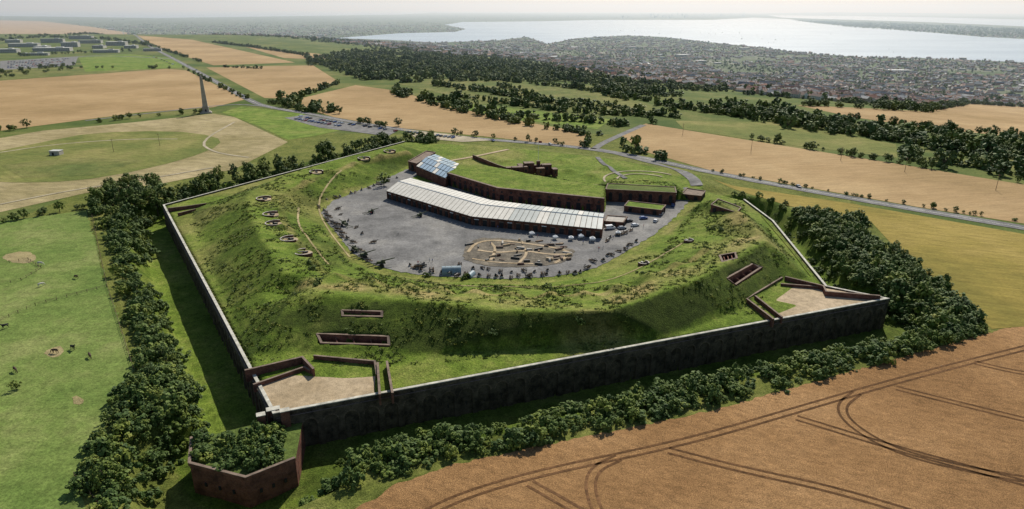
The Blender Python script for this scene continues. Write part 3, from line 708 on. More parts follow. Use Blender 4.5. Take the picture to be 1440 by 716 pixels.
for u,v,r,s in ((512,362,.4,1.2),(536,374,.2,1.35),(500,354,2.6,1.1),(590,305,.5,1.0),(485,318,2.4,1.1),(522,300,.5,1),(850,318,1,1.0)):
    p=UP(u,v,2.15); put(fg,'artillery_gun',p[0],p[1],2.15,r,s)
# ------------------------------------------------------------ skin figures
def skin(name,joints,edges,mats,facemat=None,sub=1):
    me=bpy.data.meshes.new(name); me.from_pydata([j[:3] for j in joints],edges,[]); o=bpy.data.objects.new(name,me); S.collection.objects.link(o)
    md=o.modifiers.new('s','SKIN'); 
    for i,j in enumerate(joints):
        r=j[3]; r2=j[4] if len(j)>4 else r; me.skin_vertices[0].data[i].radius=(r,r2)
    me.skin_vertices[0].data[0].use_root=True
    if sub: m2=o.modifiers.new('u','SUBSURF'); m2.levels=sub; m2.render_levels=sub
    dg=bpy.context.evaluated_depsgraph_get(); dg.update(); ne=bpy.data.meshes.new_from_object(o.evaluated_get(dg)); bpy.data.objects.remove(o)
    ne.materials.clear()
    for m in mats: ne.materials.append(m)
    if facemat:
        for p in ne.polygons: p.material_index=facemat(p.center)
    return ne
def person(name,top,leg):
    J=[(0,0,.95,.15,.11),(0,0,1.2,.15,.1),(0,0,1.42,.17,.09),(0,0,1.52,.055),(0,.01,1.66,.09,.11),(0,.01,1.76,.07),
       (.2,0,1.40,.06),(.27,.03,1.13,.045),(.29,.14,.9,.035),(-.2,0,1.40,.06),(-.27,-.03,1.13,.045),(-.28,.06,.88,.035),
       (.1,0,.88,.09),(.11,.08,.5,.06),(.11,0,.08,.045),(.11,.16,.04,.04),(-.1,0,.88,.09),(-.11,-.02,.5,.06),(-.11,-.15,.08,.045),(-.11,0,.04,.04)]
    E=[(0,1),(1,2),(2,3),(3,4),(4,5),(2,6),(6,7),(7,8),(2,9),(9,10),(10,11),(0,12),(12,13),(13,14),(14,15),(0,16),(16,17),(17,18),(18,19)]
    return skin(name,J,E,[simple(name+'_top',top,.8,obj=True),simple(name+'_leg',leg,.8,obj=True),simple('skin_tone',(.45,.28,.2),.6,obj=True),simple('hair',(.05,.03,.02),.8,obj=True)],
      lambda c:1 if c.z<.95 and abs(c.x)<.22 else (3 if (c.z>1.72 or (c.z>1.6 and c.y<-.02)) else (2 if c.z>1.5 or (abs(c.x)>.24 and c.z<1.1) else 0)))
pp=[person('visitor',(.5,.05,.05),(.05,.07,.15)),person('visitor',(.6,.6,.58),(.1,.1,.1)),person('visitor',(.08,.15,.4),(.25,.2,.13))]
for i,(u,v) in enumerate([(588,372),(604,368),(608,369),(522,302),(527,300),(690,345),(842,352),(848,350),(700,322),(756,334),(775,340),(820,343),(905,320),(560,330),(862,336),(920,300)]):
    p=UP(u,v,2.15); put(pp[i%3],'person',p[0],p[1],2.15,random.uniform(0,6))
def horse(name,col,graze=True):
    J=[(0,-.55,1.15,.27,.3),(0,0,1.12,.28,.33),(0,.55,1.15,.26,.32)]
    if graze: J+=[(0,.95,1.05,.15),(0,1.25,.6,.11),(0,1.35,.35,.12),(0,1.5,.1,.07)]
    else: J+=[(0,.85,1.45,.16),(0,1.05,1.75,.12),(0,1.2,1.8,.12),(0,1.45,1.6,.07)]
    E=[(0,1),(1,2),(2,3),(3,4),(4,5),(5,6)]
    for s in (-1,1):
        k=len(J); J+=[(.17*s,.55,.85,.11),(.17*s,.58+.1*s,.48,.065),(.17*s,.56+.1*s,.1,.045),(.17*s,.62+.1*s,.03,.055)]; E+=[(2,k),(k,k+1),(k+1,k+2),(k+2,k+3)]
        k=len(J); J+=[(.17*s,-.6,.9,.15),(.17*s,-.5-.06*s,.68,.09),(.17*s,-.78-.06*s,.48,.06),(.17*s,-.72-.06*s,.1,.045),(.17*s,-.66-.06*s,.03,.055)]; E+=[(0,k),(k,k+1),(k+1,k+2),(k+2,k+3),(k+3,k+4)]
    k=len(J); J+=[(0,-.85,1.25,.07),(0,-1.0,.95,.07),(0,-1.0,.55,.04)]; E+=[(0,k),(k,k+1),(k+1,k+2)]
    return skin(name,J,E,[simple(name,col,.7,obj=True)])
hs=[horse('bay_horse',(.06,.03,.02)),horse('black_horse',(.02,.02,.02),False),horse('white_horse',(.5,.47,.42))]
for i,(u,v,k) in enumerate([(22,523,0),(103,492,1),(127,503,0),(108,392,0),(58,403,2),(57,373,2),(78,497,0),(8,462,1)]):
    p=G(u,v); put(hs[k],'horse',p[0],p[1],.07,random.uniform(0,6),1.15)
# ------------------------------------------------------------ cars
def car(col,i,van=False):
    pm,nt,bb=newmat('car_paint_%d'%i,.3,.5); bb.inputs['Base Color'].default_value=(*col,1); bb.inputs['Coat Weight'].default_value=.5
    b=MB_(); pr=[(-2.1,.35),(-2.15,.8),(-1.95,.95),(-1.5,1.42),(.25,1.45),(1.0,.98),(1.95,.82),(2.1,.6),(2.05,.35)]
    if van: pr=[(-2.4,.4),(-2.45,1.9),(-2.3,2.0),(1.0,2.0),(1.7,1.15),(2.3,1.0),(2.4,.4)]
    n=len(pr)
    def X(p,s): 
        w=.86 if p[1]<1.0 else .7
        if van: w=.95 if p[1]<1.2 else .88
        return (p[0],s*w,p[1])
    for j in range(n):
        k=(j+1)%n; b.poly([X(pr[j],-1),X(pr[k],-1),X(pr[k],1),X(pr[j],1)],m_glass if (not van and j in (2,4)) or (van and j==3) else pm)
    b.poly([X(p,-1) for p in pr],pm); b.poly([X(p,1) for p in pr][::-1],pm)
    if not van:
        for s in (-1,1): b.poly([(-1.45,s*.80,1.0),(.75,s*.80,1.0),(.2,s*.73,1.36),(-1.3,s*.73,1.36)],m_glass)
    else:
        for s in (-1,1): b.poly([(.2,s*.96,1.2),(1.4,s*.96,1.2),(.95,s*.9,1.8),(.2,s*.9,1.8)],m_glass)
    for x in (-1.3,1.3):
        for s in (-1,1): b.cyl((x,s*.72,.32),(x,s*.9,.32),.32,.32,m_tyre,10)
    return b.mesh('car')
cars=[car(c,i) for i,c in enumerate([(.6,.6,.6),(.75,.75,.74),(.03,.03,.035),(.25,.27,.29),(.35,.02,.02),(.03,.08,.25),(.12,.13,.14)])]; van=car((.78,.78,.76),9,True)
def carrow(a,c,n,perp=True,skip=.12):
    a=G(*a); c=G(*c); ang=math.atan2(c[1]-a[1],c[0]-a[0])+(math.pi/2 if perp else 0)
    for k in range(n):
        if random.random()<skip: continue
        p=lerp(a,c,(k+.5)/n); put(random.choice(cars) if random.random()<.93 else van,'parked_car',p[0],p[1],Zs(*p)+.28,ang+random.uniform(-.04,.04)+random.choice((0,math.pi)))
carrow((415,168),(490,180),16); carrow((420,165),(500,177),16); carrow((570,186),(640,195),13); carrow((510,178),(560,186),7,skip=.3)
for k in range(5): carrow((10,88+k*2),(98-k*2,83+k*2),22,skip=.2)
carrow((215,80),(245,92),8,skip=.2)
for u,v in ((212,65),(262,92),(275,99),(310,118),(340,136),(1118,264),(240,80),(770,204),(690,199)):
    p=G(u,v); q=G(u+4,v+2); put(random.choice(cars),'car',p[0]+2,p[1],Zs(*p)+.28,math.atan2(q[1]-p[1],q[0]-p[0]))
for u,v,r in ((868,316,.3),(884,312,.4),(930,302,1.2),(905,308,.2),(946,290,1.4),(875,322,.3),(893,318,.4),(922,312,1.1)):
    p=UP(u,v,2.15); put(random.choice(cars),'parked_car',p[0],p[1],2.15,r)
p=UP(858,322,2.15); put(van,'van',p[0],p[1],2.15,.3)
# ------------------------------------------------------------ monument, poles, college
b=MB_(); b.box((0,0,.5),(11,11,1),0,m_stone); b.box((0,0,1.4),(9,9,.8),0,m_stone); b.box((0,0,3.8),(6.4,6.4,4),0,m_stone,.92); b.box((0,0,6.1),(6.6,6.6,.5),0,m_stone)
b.box((0,0,20.4),(5,5,28),0,m_stone,.5); b.box((0,0,34.7),(3.0,3.0,.6),0,m_stone); b.box((0,0,36),(2.2,2.2,2),0,m_stone,.5); b.box((0,-3.2,2.9),(1.4,.2,2.2),0,m_dark)
o=b.obj('stone_monument_column'); p=UP(290,159,0); o.location=(p[0],p[1],0); o.rotation_euler=(0,0,.4)
b=MB_(); b.cyl((0,0,0),(0,0,9),.14,.1,m_wood,8); b.box((0,0,8.4),(1.8,.12,.14),0,m_wood)
for x in (-.8,0,.8): b.cyl((x,0,8.45),(x,0,8.7),.05,.04,m_conc,6)
pole=b.mesh('utility_pole')
for u,v in ((1056,214),(1272,242),(1182,226),(960,190),(1400,268),(160,214),(225,206),(665,118)):
    p=G(u,v); put(pole,'utility_pole',p[0],p[1],Zs(*p),.4,1.1)
b=MB_(); b.cyl((0,0,0),(0,0,14),.12,.06,m_white,8); b.poly([(0,0,13.8),(2.2,.3,13.6),(2.2,.3,12.3),(0,0,12.5)],simple('flag_cloth',(.25,.04,.05),.8)); fp=b.mesh('flagpole')
p=UP(757,226,3.3); put(fp,'flagpole',p[0],p[1],3,0,1)
m_cwall=simple('pale_render_wall',(.42,.40,.36),.8); m_croof=simple('pale_flat_roof',(.5,.5,.47),.7); m_croof2=simple('grey_flat_roof',(.22,.22,.22),.7)
for i,(u,v,w,d,h,r) in enumerate(((35,66,70,22,9,.25),(75,60,60,20,11,.25),(75,72,80,25,8,.25),(100,66,40,22,12,.25),(128,61,60,22,9,.25),(165,64,50,25,10,.2),(150,74,55,14,6,.2),(215,72,40,14,6,.3),(50,78,55,12,5,.2),(185,68,30,20,7,.2),(115,55,70,25,10,.2),(10,74,50,20,8,.2),(60,69,30,30,7,.25),(140,68,26,30,7,.25),(20,60,40,20,8,.25))):
    b=MB_(); b.box((0,0,h/2),(w,d,h),0,m_cwall); b.box((0,0,h+.2),(w+1,d+1,.5),0,(m_croof,m_croof2,m_croof)[i%3]); b.box((w*.2,0,h+1.3),(w*.2,d*.4,1.9),0,m_croof)
    for fl in range(max(1,int(h/3.3))):
        for s in (-1,1):
            for k in range(int(w/4)): b.box((-w/2+2+k*4,s*(d/2+.02),1.8+fl*3.3),(2.6,.15,1.5),0,m_glass)
    o=b.obj('college_building'); p=G(u,v); o.location=(p[0],p[1],Zs(*p)); o.rotation_euler=(0,0,r)
b=MB_(); b.box((0,0,1.5),(7,5,3),0,m_conc); b.box((-1,-2.6,1.1),(1.2,.2,1.9),0,m_dark); b.box((0,0,3.1),(7.4,5.4,.25),0,m_croof)
o=b.obj('concrete_bunker'); p=G(80,218); o.location=(p[0],p[1],.2)
def fence(L,gap=3):
    b=MB_(); P=GL(L); 
    for a,c in zip(P[:-1],P[1:]):
        n=max(1,int(math.hypot(c[0]-a[0],c[1]-a[1])/gap))
        for k in range(n+1):
            p=lerp(a,c,k/n); z=Zs(*p); b.box((p[0],p[1],z+.6),(.14,.14,1.25),0,m_wood)
        for h in (.55,1.05): 
            za,zc=Zs(*a),Zs(*c); b.cyl((*a,za+h),(*c,zc+h),.04,.04,m_wood,4)
    b.obj('pasture_fence')
fence([(0,452),(50,430),(150,404)]); fence([(105,670),(130,700),(165,740)]); fence([(128,297),(150,400),(188,520)]); fence([(0,372),(40,366),(58,378),(30,395),(0,400)])
# ------------------------------------------------------------ vegetation sources
def treemesh(name,h,rx,rz,zc,ncl,nq,qs,leaf,trunk=True,seed=0):
    r=random.Random(seed); b=MB_()
    if trunk:
        b.cyl((0,0,-.4),(0,0,zc*.7),h*.035,h*.022,m_bark,7,False)
        for i in range(6):
            a=i*1.05+r.uniform(-.3,.3); z=zc*r.uniform(.4,.75); b.cyl((0,0,z),(math.cos(a)*rx*.6,math.sin(a)*rx*.6,zc+rz*r.uniform(-.1,.5)),h*.016,h*.006,m_bark,5,False)
    sx=r.uniform(.8,1.25); ox=r.uniform(-.3,.3)*rx
    for c in range(ncl):
        while True:
            x,y,z=[r.uniform(-1,1) for _ in range(3)]
            q=x*x+y*y+z*z
            if .25<q<1: break
        k=r.uniform(.75,1.25); cx,cy,cz=x*rx*k*sx+ox*z,y*rx*k/sx,zc+z*rz*k; cr=rx*r.uniform(.17,.4)
        for i in range(nq):
            d=Vector((r.gauss(0,1),r.gauss(0,1),r.gauss(0,1)+.3)).normalized(); p=Vector((cx,cy,cz))+d*cr*r.uniform(.6,1.05)
            if p.z<.05: p.z=.05+r.random()*.2
            nrm=(d+Vector((r.uniform(-.6,.6),r.uniform(-.6,.6),r.uniform(0,1.1)))).normalized(); u=nrm.orthogonal().normalized(); w=nrm.cross(u); a=r.uniform(0,3); u,w=u*math.cos(a)+w*math.sin(a),w*math.cos(a)-u*math.sin(a)
            s=qs*r.uniform(.6,1.3); b.poly([p-u*s-w*s*.6,p+u*s-w*s*.5,p+u*s*.7+w*s*.7,p-u*s*.8+w*s*.6],leaf)
    return b.mesh(name)
def coll(name,meshes):
    c=bpy.data.collections.new(name)
    for i,m in enumerate(meshes):
        o=bpy.data.objects.new(m.name,m); c.objects.link(o)
    return c
C_tree=coll('broadleaf_trees',[treemesh('broadleaf_tree',9,3.4,3.3,5.6,28,26,.36,m_leaf,True,s) for s in range(5)])
C_bush=coll('bushes',[treemesh('bush',3,1.8,1.1,1.1,15,26,.22,m_leaf2,False,10+s) for s in range(5)])
C_far=coll('distant_trees',[treemesh('distant_tree',9,3.8,3.4,4.6,14,10,1.0,m_leaf3,True,20+s) for s in range(4)])
def housem(s):
    r=random.Random(s); w,d,h=(9,8,5) if s%3 else (24,8,5.2); b=MB_()
    wallm=[m_hw1,m_hw2,m_hw1,m_hw2][s]; rf=[m_hr1,m_hr2,m_hr1,m_hr2][s]
    b.box((0,0,h/2),(w,d,h),0,wallm)
    for sg in (-1,1): b.poly([(-w/2-.3,sg*(d/2+.4),h-.2),(w/2+.3,sg*(d/2+.4),h-.2),(w/2+.3,0,h+3),(-w/2-.3,0,h+3)],rf); b.poly([(sg*w/2,-d/2,h),(sg*w/2,d/2,h),(sg*w/2,0,h+2.8)],wallm)
    b.box((w*.3,.5,h+3),(.9,.9,1.6),0,m_hw2)
    for sg in (-1,1):
        for k in range(int(w/3)):
            for z in (1.4,3.9): b.box((-w/2+1.5+k*3,sg*(d/2+.02),z),(1.1,.12,.9),0,m_glass)
    return b.mesh('town_house')
def hm(name,stops):
    m,nt,b=newmat(name,.85,.2); oi=nn(nt,'ShaderNodeObjectInfo'); nt.links.new(ramp(nt,oi.outputs['Random'],stops),b.inputs['Base Color']); return m
m_hw1=hm('house_wall_render',[(0,(.55,.53,.47)),(.5,(.7,.68,.62)),(1,(.45,.38,.3))]); m_hw2=hm('house_wall_brick',[(0,(.36,.2,.14)),(1,(.45,.35,.26))])
m_hr1=hm('house_roof_tile',[(0,(.32,.16,.11)),(.5,(.23,.17,.14)),(1,(.38,.25,.18))]); m_hr2=hm('house_roof_slate',[(0,(.2,.2,.2)),(.8,(.3,.29,.27)),(1,(.5,.49,.46))])
C_house=coll('town_houses',[housem(s) for s in range(4)])
def warem(s):
    b=MB_(); w,d,h=[(60,35,9),(40,30,10),(22,20,42),(90,40,10)][s]; b.box((0,0,h/2),(w,d,h),0,m_cwall)
    b.box((0,0,h+.3),(w+.6,d+.6,.8),0,m_croof)
    for fl in range(int(h/3.5)):
        for sg in (-1,1): b.box((0,sg*(d/2+.05),2+fl*3.5),(w*.9,.2,1.4),0,m_glass)
    return b.mesh('city_block')
wm=[warem(s) for s in range(4)]
C_low=coll('warehouses',[wm[0],wm[1],wm[3]])
def boatm():
    b=MB_(); b.prism([(-5,-1.4),(3,-1.5),(6,0),(3,1.5),(-5,1.4)],0,1.5,m_white,m_white); b.box((-1,0,2.0),(4,2,1),0,m_white,.8); b.cyl((.5,0,1),(.5,0,13),.12,.08,m_white,5); return b.mesh('yacht')
C_boat=coll('yachts',[boatm()])
def tuft(s):
    r=random.Random(s); b=MB_()
    for i in range(14):
        a=r.uniform(0,6.3); q=r.uniform(0,.6); x,y=q*math.cos(a),q*math.sin(a); h=r.uniform(.12,.38); a2=r.uniform(0,6.3); dx,dy=.16*math.cos(a2),.16*math.sin(a2)
        b.poly([(x-dx,y-dy,-.05),(x+dx,y+dy,-.05),(x+r.uniform(-.5,.5),y+r.uniform(-.5,.5),h)],m_tuft)
    return b.mesh('grass_tuft')
m_tuft=leafmat('grass_blades',(.08,.115,.016),(.12,.155,.026),(.18,.205,.045))
C_tuft=coll('grass_tufts',[tuft(s) for s in range(3)])
GNC={}
def gn(c):
    if c.name in GNC: return GNC[c.name]
    g=bpy.data.node_groups.new('scatter_'+c.name,'GeometryNodeTree'); g.interface.new_socket('Geometry',in_out='INPUT',socket_type='NodeSocketGeometry'); g.interface.new_socket('Geometry',in_out='OUTPUT',socket_type='NodeSocketGeometry')
    i=g.nodes.new('NodeGroupInput'); o=g.nodes.new('NodeGroupOutput'); ip=g.nodes.new('GeometryNodeInstanceOnPoints'); ci=g.nodes.new('GeometryNodeCollectionInfo')
    ci.inputs[0].default_value=c; ci.inputs['Separate Children'].default_value=True; ci.inputs['Reset Children'].default_value=True
    def na(n,t):
        a=g.nodes.new('GeometryNodeInputNamedAttribute'); a.data_type=t; a.inputs[0].default_value=n; return a.outputs[0]
    g.links.new(i.outputs[0],ip.inputs['Points']); g.links.new(ci.outputs[0],ip.inputs['Instance']); ip.inputs['Pick Instance'].default_value=True
    g.links.new(na('idx','INT'),ip.inputs['Instance Index']); g.links.new(na('rot','FLOAT_VECTOR'),ip.inputs['Rotation']); g.links.new(na('scl','FLOAT_VECTOR'),ip.inputs['Scale'])
    g.links.new(ip.outputs[0],o.inputs[0]); GNC[c.name]=g; return g
def scatter(name,x,y,c,s0,s1,sink=.1,z=None,rot=None):
    x=np.asarray(x,float); y=np.asarray(y,float); n=len(x)
    if n==0: return
    z=Z(x,y) if z is None else np.full(n,z); me=bpy.data.meshes.new(name); me.vertices.add(n)
    me.vertices.foreach_set('co',np.stack([x,y,z-sink],-1).astype(np.float32).ravel())
    a=me.attributes.new('idx','INT','POINT'); a.data.foreach_set('value',rng.integers(0,len(c.objects),n).astype(np.int32))
    r=np.zeros((n,3)); r[:,2]=rng.uniform(0,6.28,n) if rot is None else rot
    a=me.attributes.new('rot','FLOAT_VECTOR','POINT'); a.data.foreach_set('vector',r.astype(np.float32).ravel())
    s=s0+(s1-s0)*rng.uniform(0,1,n)**1.6; sv=np.stack([s*rng.uniform(.8,1.25,n),s*rng.uniform(.8,1.25,n),s*rng.uniform(.7,1.3,n)],-1)
    a=me.attributes.new('scl','FLOAT_VECTOR','POINT'); a.data.foreach_set('vector',sv.astype(np.float32).ravel())
    o=bpy.data.objects.new(name,me); S.collection.objects.link(o); md=o.modifiers.new('scatter','NODES'); md.node_group=gn(c); return o
def samp(P,dens,mx=20000):
    x=np.array([p[0] for p in P]); y=np.array([p[1] for p in P]); A=(x.max()-x.min())*(y.max()-y.min()); n=int(min(A*dens,mx))
    a=rng.uniform(x.min(),x.max(),n); b=rng.uniform(y.min(),y.max(),n); m=inpoly(a,b,P); return a[m],b[m]
def hline(P,sp,w,gap=0):
    X=[];Y=[]
    for a,c in zip(P[:-1],P[1:]):
        L=math.hypot(c[0]-a[0],c[1]-a[1]); n=max(1,int(L/sp)); t=rng.uniform(0,1,n); X+=list(a[0]+(c[0]-a[0])*t+rng.normal(0,w,n)); Y+=list(a[1]+(c[1]-a[1])*t+rng.normal(0,w,n))
    X=np.array(X);Y=np.array(Y)
    if gap: m=vn(X,Y,60,33)>gap-.5; X,Y=X[m],Y[m]
    return X,Y
n=60000; rx_=rng.uniform(X0+2,X1-2,n); ry_=rng.uniform(Y0+2,Y1-2,n); segs=[(DITCH[i],DITCH[i+1]) for i in range(6)]
D=np.stack([dseg(rx_,ry_,*s) for s in segs]); k=D.argmin(0); dd=D.min(0); outm=~inpoly(rx_,ry_,LOOP0); cell=(X1-X0)*(Y1-Y0)/n
dcap=dline(rx_,ry_,CAPO,True); capclear=(dcap>9)&~inpoly(rx_,ry_,CAPO)
def band(ks,lo,hi,dens,th=None):
    m=outm&capclear&np.isin(k,ks)&(dd>lo)&(dd<hi)&(rng.uniform(0,1,n)<dens*cell)
    if th is not None: m&=(vn(rx_,ry_,12,44)>th)
    return rx_[m],ry_[m]
x,y=band([2],19,31,.2,-.33); m=side(x,y,G(500,716),G(1385,470))>0; scatter('ditch_hedge',x[m],y[m],C_bush,.5,1.6)
x,y=band([2],9,20,.11,-.15); scatter('ditch_bushes',x,y,C_bush,.3,1.0)
x,y=band([2],20,29,.006,.0); scatter('ditch_saplings',x,y,C_tree,.25,.45)
x,y=band([1],15,27,.16,-.2); scatter('ditch_scrub',x,y,C_bush,.5,1.6)
x,y=band([1],17,26,.014,-.05); scatter('ditch_trees',x,y,C_tree,.3,.65)
x,y=band([0],9,24,.05); scatter('ditch_woodland',x,y,C_tree,.6,1.3)
x,y=band([3],10,26,.06); scatter('ditch_woodland',x,y,C_tree,.4,.7)
x,y=band([4,5],10,24,.04,.05); scatter('ditch_scrub',x,y,C_bush,.6,1.3)
SW=[(1118,300),(1180,303),(1222,315),(1205,330),(1290,375),(1388,462),(1320,474),(1265,460),(1200,405),(1150,350)]
x,y=samp(GL(SW),.05); m=(dline(x,y,LOOP0,True)>9)&~inpoly(x,y,LOOP0)&(vn(x,y,14,91)>-.2); scatter('scrub_woodland',x[m],y[m],C_tree,.3,.8,.8)
x,y=samp(GL(SW),.12); m=(dline(x,y,LOOP0,True)>9)&~inpoly(x,y,LOOP0); scatter('scrub_bushes',x[m],y[m],C_bush,.8,2.2,.3)
def clearcap(x,y): m=(dline(x,y,CAPO,True)>8)&~inpoly(x,y,CAPO); return x[m],y[m]
x,y=clearcap(*samp(GL([(120,680),(135,610),(195,530),(235,515),(285,575),(250,640),(205,690),(150,710)]),.07)); scatter('corner_thicket',x,y,C_tree,.35,.75,1.2)
x,y=clearcap(*samp(GL([(110,690),(130,630),(195,530),(288,575),(255,640),(220,720),(140,740)]),.12)); scatter('corner_bushes',x,y,C_bush,.7,2.0,.2)
x,y=samp([(-63,143),(-77,138),(-74,131),(-61,126.5),(-55,131),(-57,142)],.34); scatter('caponier_bushes',x,y,C_bush,.6,1.35,.3,z=-.2)
x,y=samp(GL([(160,262),(215,255),(235,275),(200,300),(165,310),(130,300)]),.03); scatter('corner_trees',x,y,C_tree,.7,1.1)
x,y=samp(GL([(130,296),(190,300),(215,345),(205,380),(170,380)]),.05); scatter('corner_scrub',x,y,C_bush,.9,2)
x,y=[],[]
for u,v in ((433,372),(440,378),(938,352),(945,350),(1010,325),(1000,322),(1030,290),(655,392),(700,407),(770,405),(900,385),(600,388),(447,400),(690,470),(640,455),(820,455)):
    for _ in range(4): p=G(u+random.uniform(-5,5),v+random.uniform(-2,2)); x.append(p[0]); y.append(p[1])
scatter('rampart_bushes',x,y,C_bush,.3,.75)
n2=42000; a=rng.uniform(-190,140,n2); c=rng.uniform(140,400,n2); m=inpoly(a,c,LOOP0)&(Z(a,c)>3.4)&(vn(a,c,8,77)+vn(a,c,3,78)*.5>-.05)&~inpoly(a,c,MT)
for P,fz,zs in pitw: m&=~inpoly(a,c,P)
scatter('rampart_rough_grass',a[m],c[m],C_tuft,.7,1.6,0)
for L,c_,s in (([(23,548)],C_tree,.35),([(1333,180),(38,180),(560,178),(540,262)],C_tree,.9)):
    for u,v in L:
        p=G(u,v); src=c_.objects[1].data; put(src,'broadleaf_tree',p[0],p[1],Zs(*p)-.3,1,s)
HG=[([(-20,187),(90,178),(200,165),(300,158)],9,1,.3,.5,.8),([(0,314),(60,302),(130,291)],4,1,.25,.4,.7),([(380,145),(440,160),(500,172),(560,183)],6,1.5,.35,.5,.9),
([(555,128),(640,147),(720,164),(830,172),(880,178)],4,3,.1,.8,1.2),([(600,118),(700,132),(800,150),(900,160),(960,165)],4,4,0,.8,1.2),([(545,130),(640,155),(740,175),(835,190)],4,3,.1,.7,1.1),
([(1000,241),(1200,276),(1500,322)],4,.5,.1,.2,.36),([(910,173),(1100,203),(1270,231),(1500,268)],4,1.2,.2,.4,.8),([(1000,160),(1100,170),(1270,200),(1500,225)],3,5,0,.8,1.2),
([(300,94),(370,97),(440,92)],6,2,.3,.5,.8),([(478,117),(440,130),(405,142)],5,2,.1,.6,1),([(-20,112),(110,96),(262,97)],8,3,.3,.6,.9),([(300,60),(350,66),(430,78),(440,92)],5,3,.1,.7,1.1),
([(190,47),(100,50),(0,52)],9,6,.2,.8,1.2),([(0,104),(100,92)],8,4,.2,.7,1),([(215,66),(300,93)],7,2,.4,.5,.9),([(262,99),(345,139)],7,2,.35,.4,.8),([(1120,148),(1300,158),(1360,146),(1460,152)],4,4,0,.8,1.2),
([(640,136),(800,158),(925,164)],4,4,0,.7,1.2),([(560,116),(700,113),(840,128),(945,150)],4,5,0,.8,1.2),([(1100,178),(1200,172),(1300,184),(1440,196)],4,4,0,.8,1.1),([(560,180),(640,190),(720,197),(830,208)],9,2,.45,.35,.7)
,([(400,150),(445,158),(470,160)],4,3,0,.5,.9),([(0,58),(60,52),(150,56),(220,66)],8,8,.1,.8,1.3),([(0,82),(80,76),(200,72)],10,8,.2,.6,1),([(700,120),(760,140),(860,150)],6,4,.2,.6,1)]
for L,sp,w,gp_,s0,s1 in HG:
    x,y=hline(GL(L),sp,w,gp_); scatter('hedgerow',x,y,C_tree if L[0][1]>140 or L[0][0]<260 else C_far,s0,s1,1.5*s0)
WD=[[(430,86),(500,72),(620,80),(760,95),(870,112),(960,135),(1100,152),(1120,164),(1000,160),(880,142),(760,114),(620,110),(510,114)],[(1260,208),(1330,197),(1500,222),(1500,262),(1350,240),(1270,226)],[(1000,157),(1120,163),(1250,182),(1500,205),(1500,222),(1250,200),(1100,180)],
    [(855,198),(935,216),(938,230),(870,215)],[(815,200),(850,196),(846,210),(820,212)],[(560,86),(700,88),(700,100),(560,100)],[(390,140),(440,148),(470,158),(440,160),(400,152)]]
for i,P in enumerate(WD):
    P=GL(P); A=area(P); x,y=samp(P,min(.010,3200/A))
    if i in(0,2): m=vn(x,y,90,61)>-.25; x,y=x[m],y[m]
    scatter('woodland',x,y,C_far,.6,1.4,1)
# far town
WAT=[wp(WMAIN),wp(WSEA)]
FLD=[GL(L) for L in ([(1120,148),(1300,157),(1360,146),(1500,152),(1500,225),(1100,178)],[(555,117),(700,114),(840,130),(940,152),(925,163),(800,158),(640,136)],[(950,170),(1090,172),(1260,203),(1262,222),(1100,203),(962,182)],[(345,60),(450,70),(470,90),(400,90)],[(-60,27),(60,30),(130,38),(185,47),(-60,49)],[(192,50),(270,56),(415,88),(300,92),(225,68)])]+[GL(WD[0])]
def town(N,r0,r1,smin,tmax=.72):
    r=np.exp(rng.uniform(math.log(r0),math.log(r1),N)); t=rng.uniform(-tmax,tmax,N); x=r*np.sin(t); y=r*np.cos(t); s=(x+310)*.85+(y-800)*.52
    m=(s>smin+vn(x,y,150,3)*200)|((y>3000)&(s>350))|(y>4300)
    for P in WAT+FLD: m&=~inpoly(x,y,P)
    return x[m],y[m]
x,y=town(27000,1000,9000,620); m=vn(x,y,260,8)>-.22; x,y=x[m],y[m]; street=np.floor(vn(x,y,500,12)*8)*.4
scatter('town_houses',x,y,C_house,.7,1.05,0,rot=street+rng.integers(0,2,len(x))*1.57)
x,y=town(34000,1000,11000,480); m=vn(x,y,160,88)+vn(x,y,50,89)*.7>-.2; scatter('town_trees',x[m],y[m],C_far,.45,1.25,1)
x,y=town(160,2500,14000,1100); scatter('town_warehouses',x,y,C_low,.4,.9,0)
x,y=samp(wp([(620,28),(1060,22),(1060,19),(620,19)]),1,900); scatter('city_buildings',x,y,C_low,.6,1.3,0)
x,y=samp(wp([(860,27),(1040,24),(1040,21),(900,21)]),1,110); scatter('city_towers',x,y,coll('towers',[wm[2]]),.8,1.7,0)
x,y=samp(wp([(700,55),(1000,32),(1200,40),(1300,80),(1100,66),(900,45),(760,45)]),1,260); scatter('moored_yachts',x,y,C_boat,.7,1.3,0,z=SEA+.6)
P=wp([(1115,29),(1250,33),(1500,44),(1500,56),(1380,51),(1200,39)]); x,y=samp(P,.1,5000); scatter('peninsula_woods',x,y,C_far,1.2,2.2,1)
b=MB_(); b.cyl((0,0,0),(0,0,170),4,1.2,m_white,8); b.cyl((-22,0,0),(-3,0,105),3,2,m_white,8); b.cyl((22,0,0),(3,0,105),3,2,m_white,8)
pr=[(0,40),(26,70),(28,95),(18,125),(3,150)]
for (a0,z0),(a1,z1) in zip(pr[:-1],pr[1:]): b.cyl((a0,0,z0),(a1,0,z1),2.5,2.5,m_white,6)
b.box((8,0,108),(16,10,7),0,m_white); o=b.obj('harbour_observation_tower'); p=UP(1045,25,SEA); o.location=(p[0],p[1],SEA)
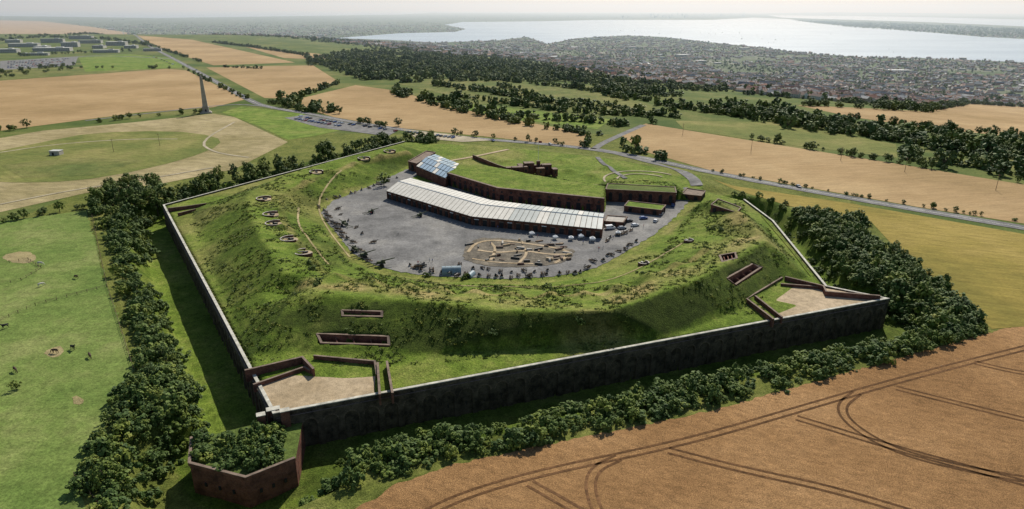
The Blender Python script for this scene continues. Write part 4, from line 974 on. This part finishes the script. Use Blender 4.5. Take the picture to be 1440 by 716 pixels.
def ridge(name,L,hh,seed):
    b=MB_(); P=wp(L); n=90; rows=[]
    for i in range(n+1):
        t=i/n*(len(P)-1); k_=min(int(t),len(P)-2); p=lerp(P[k_],P[k_+1],t-k_); h=hh*math.sin(math.pi*i/n)**.6*(.7+.5*float(vn(np.array([i*1.0]),np.array([seed*9.0]),9,seed)[0])+.12*float(vn(np.array([i*1.0]),np.array([seed*9.0]),3,seed)[0]))
        rows.append([(p[0],p[1],SEA),(p[0]*1.015,p[1]*1.015,SEA+h*.7),(p[0]*1.04,p[1]*1.04,SEA+h),(p[0]*1.08,p[1]*1.08,SEA)])
    for i in range(n):
        for j in range(3): b.poly([rows[i][j],rows[i+1][j],rows[i+1][j+1],rows[i][j+1]],m_base)
    b.obj(name)
ridge('distant_hills',[(1060,19.5),(1250,20.5),(1600,23)],120,3)
# ------------------------------------------------------------ haze volume
bm=bmesh.new(); bmesh.ops.create_cube(bm,size=1); me=bpy.data.meshes.new('sky_haze'); bm.to_mesh(me); bm.free()
hz=bpy.data.objects.new('sky_haze',me); S.collection.objects.link(hz); hz.scale=(70000,59200,520); hz.location=(0,30400,150)
m=bpy.data.materials.new('haze'); m.use_nodes=True; nt=m.node_tree; nt.nodes.remove(nt.nodes['Principled BSDF']); vs=nn(nt,'ShaderNodeVolumeScatter'); vs.inputs['Color'].default_value=(.72,.88,1,1); vs.inputs['Density'].default_value=7.5e-5; vs.inputs['Anisotropy'].default_value=.4
nt.links.new(vs.outputs[0],nt.nodes['Material Output'].inputs['Volume']); me.materials.append(m)
# ------------------------------------------------------------ light
sd=Vector((.30,.93,0)).normalized(); el=math.radians(43); sv=Vector((sd.x*math.cos(el),sd.y*math.cos(el),math.sin(el)))
L=bpy.data.lights.new('sun','SUN'); L.energy=5.0; L.angle=math.radians(.5); L.color=(1,.94,.83); lo=bpy.data.objects.new('sun',L); S.collection.objects.link(lo); lo.rotation_euler=(-sv).to_track_quat('-Z','Y').to_euler()
w=bpy.data.worlds.new('World'); S.world=w; w.use_nodes=True; nt=w.node_tree; sk=nt.nodes.new('ShaderNodeTexSky'); sk.sky_type='NISHITA'; sk.sun_disc=False; sk.sun_elevation=el; sk.sun_rotation=math.atan2(sd.x,sd.y); sk.air_density=1.0; sk.dust_density=.8
nt.links.new(sk.outputs[0],nt.nodes['Background'].inputs[0]); nt.nodes['Background'].inputs[1].default_value=.095
S.view_settings.view_transform='Standard'; S.view_settings.look='None'; S.view_settings.exposure=0
print('OBJECTS',len(S.objects))
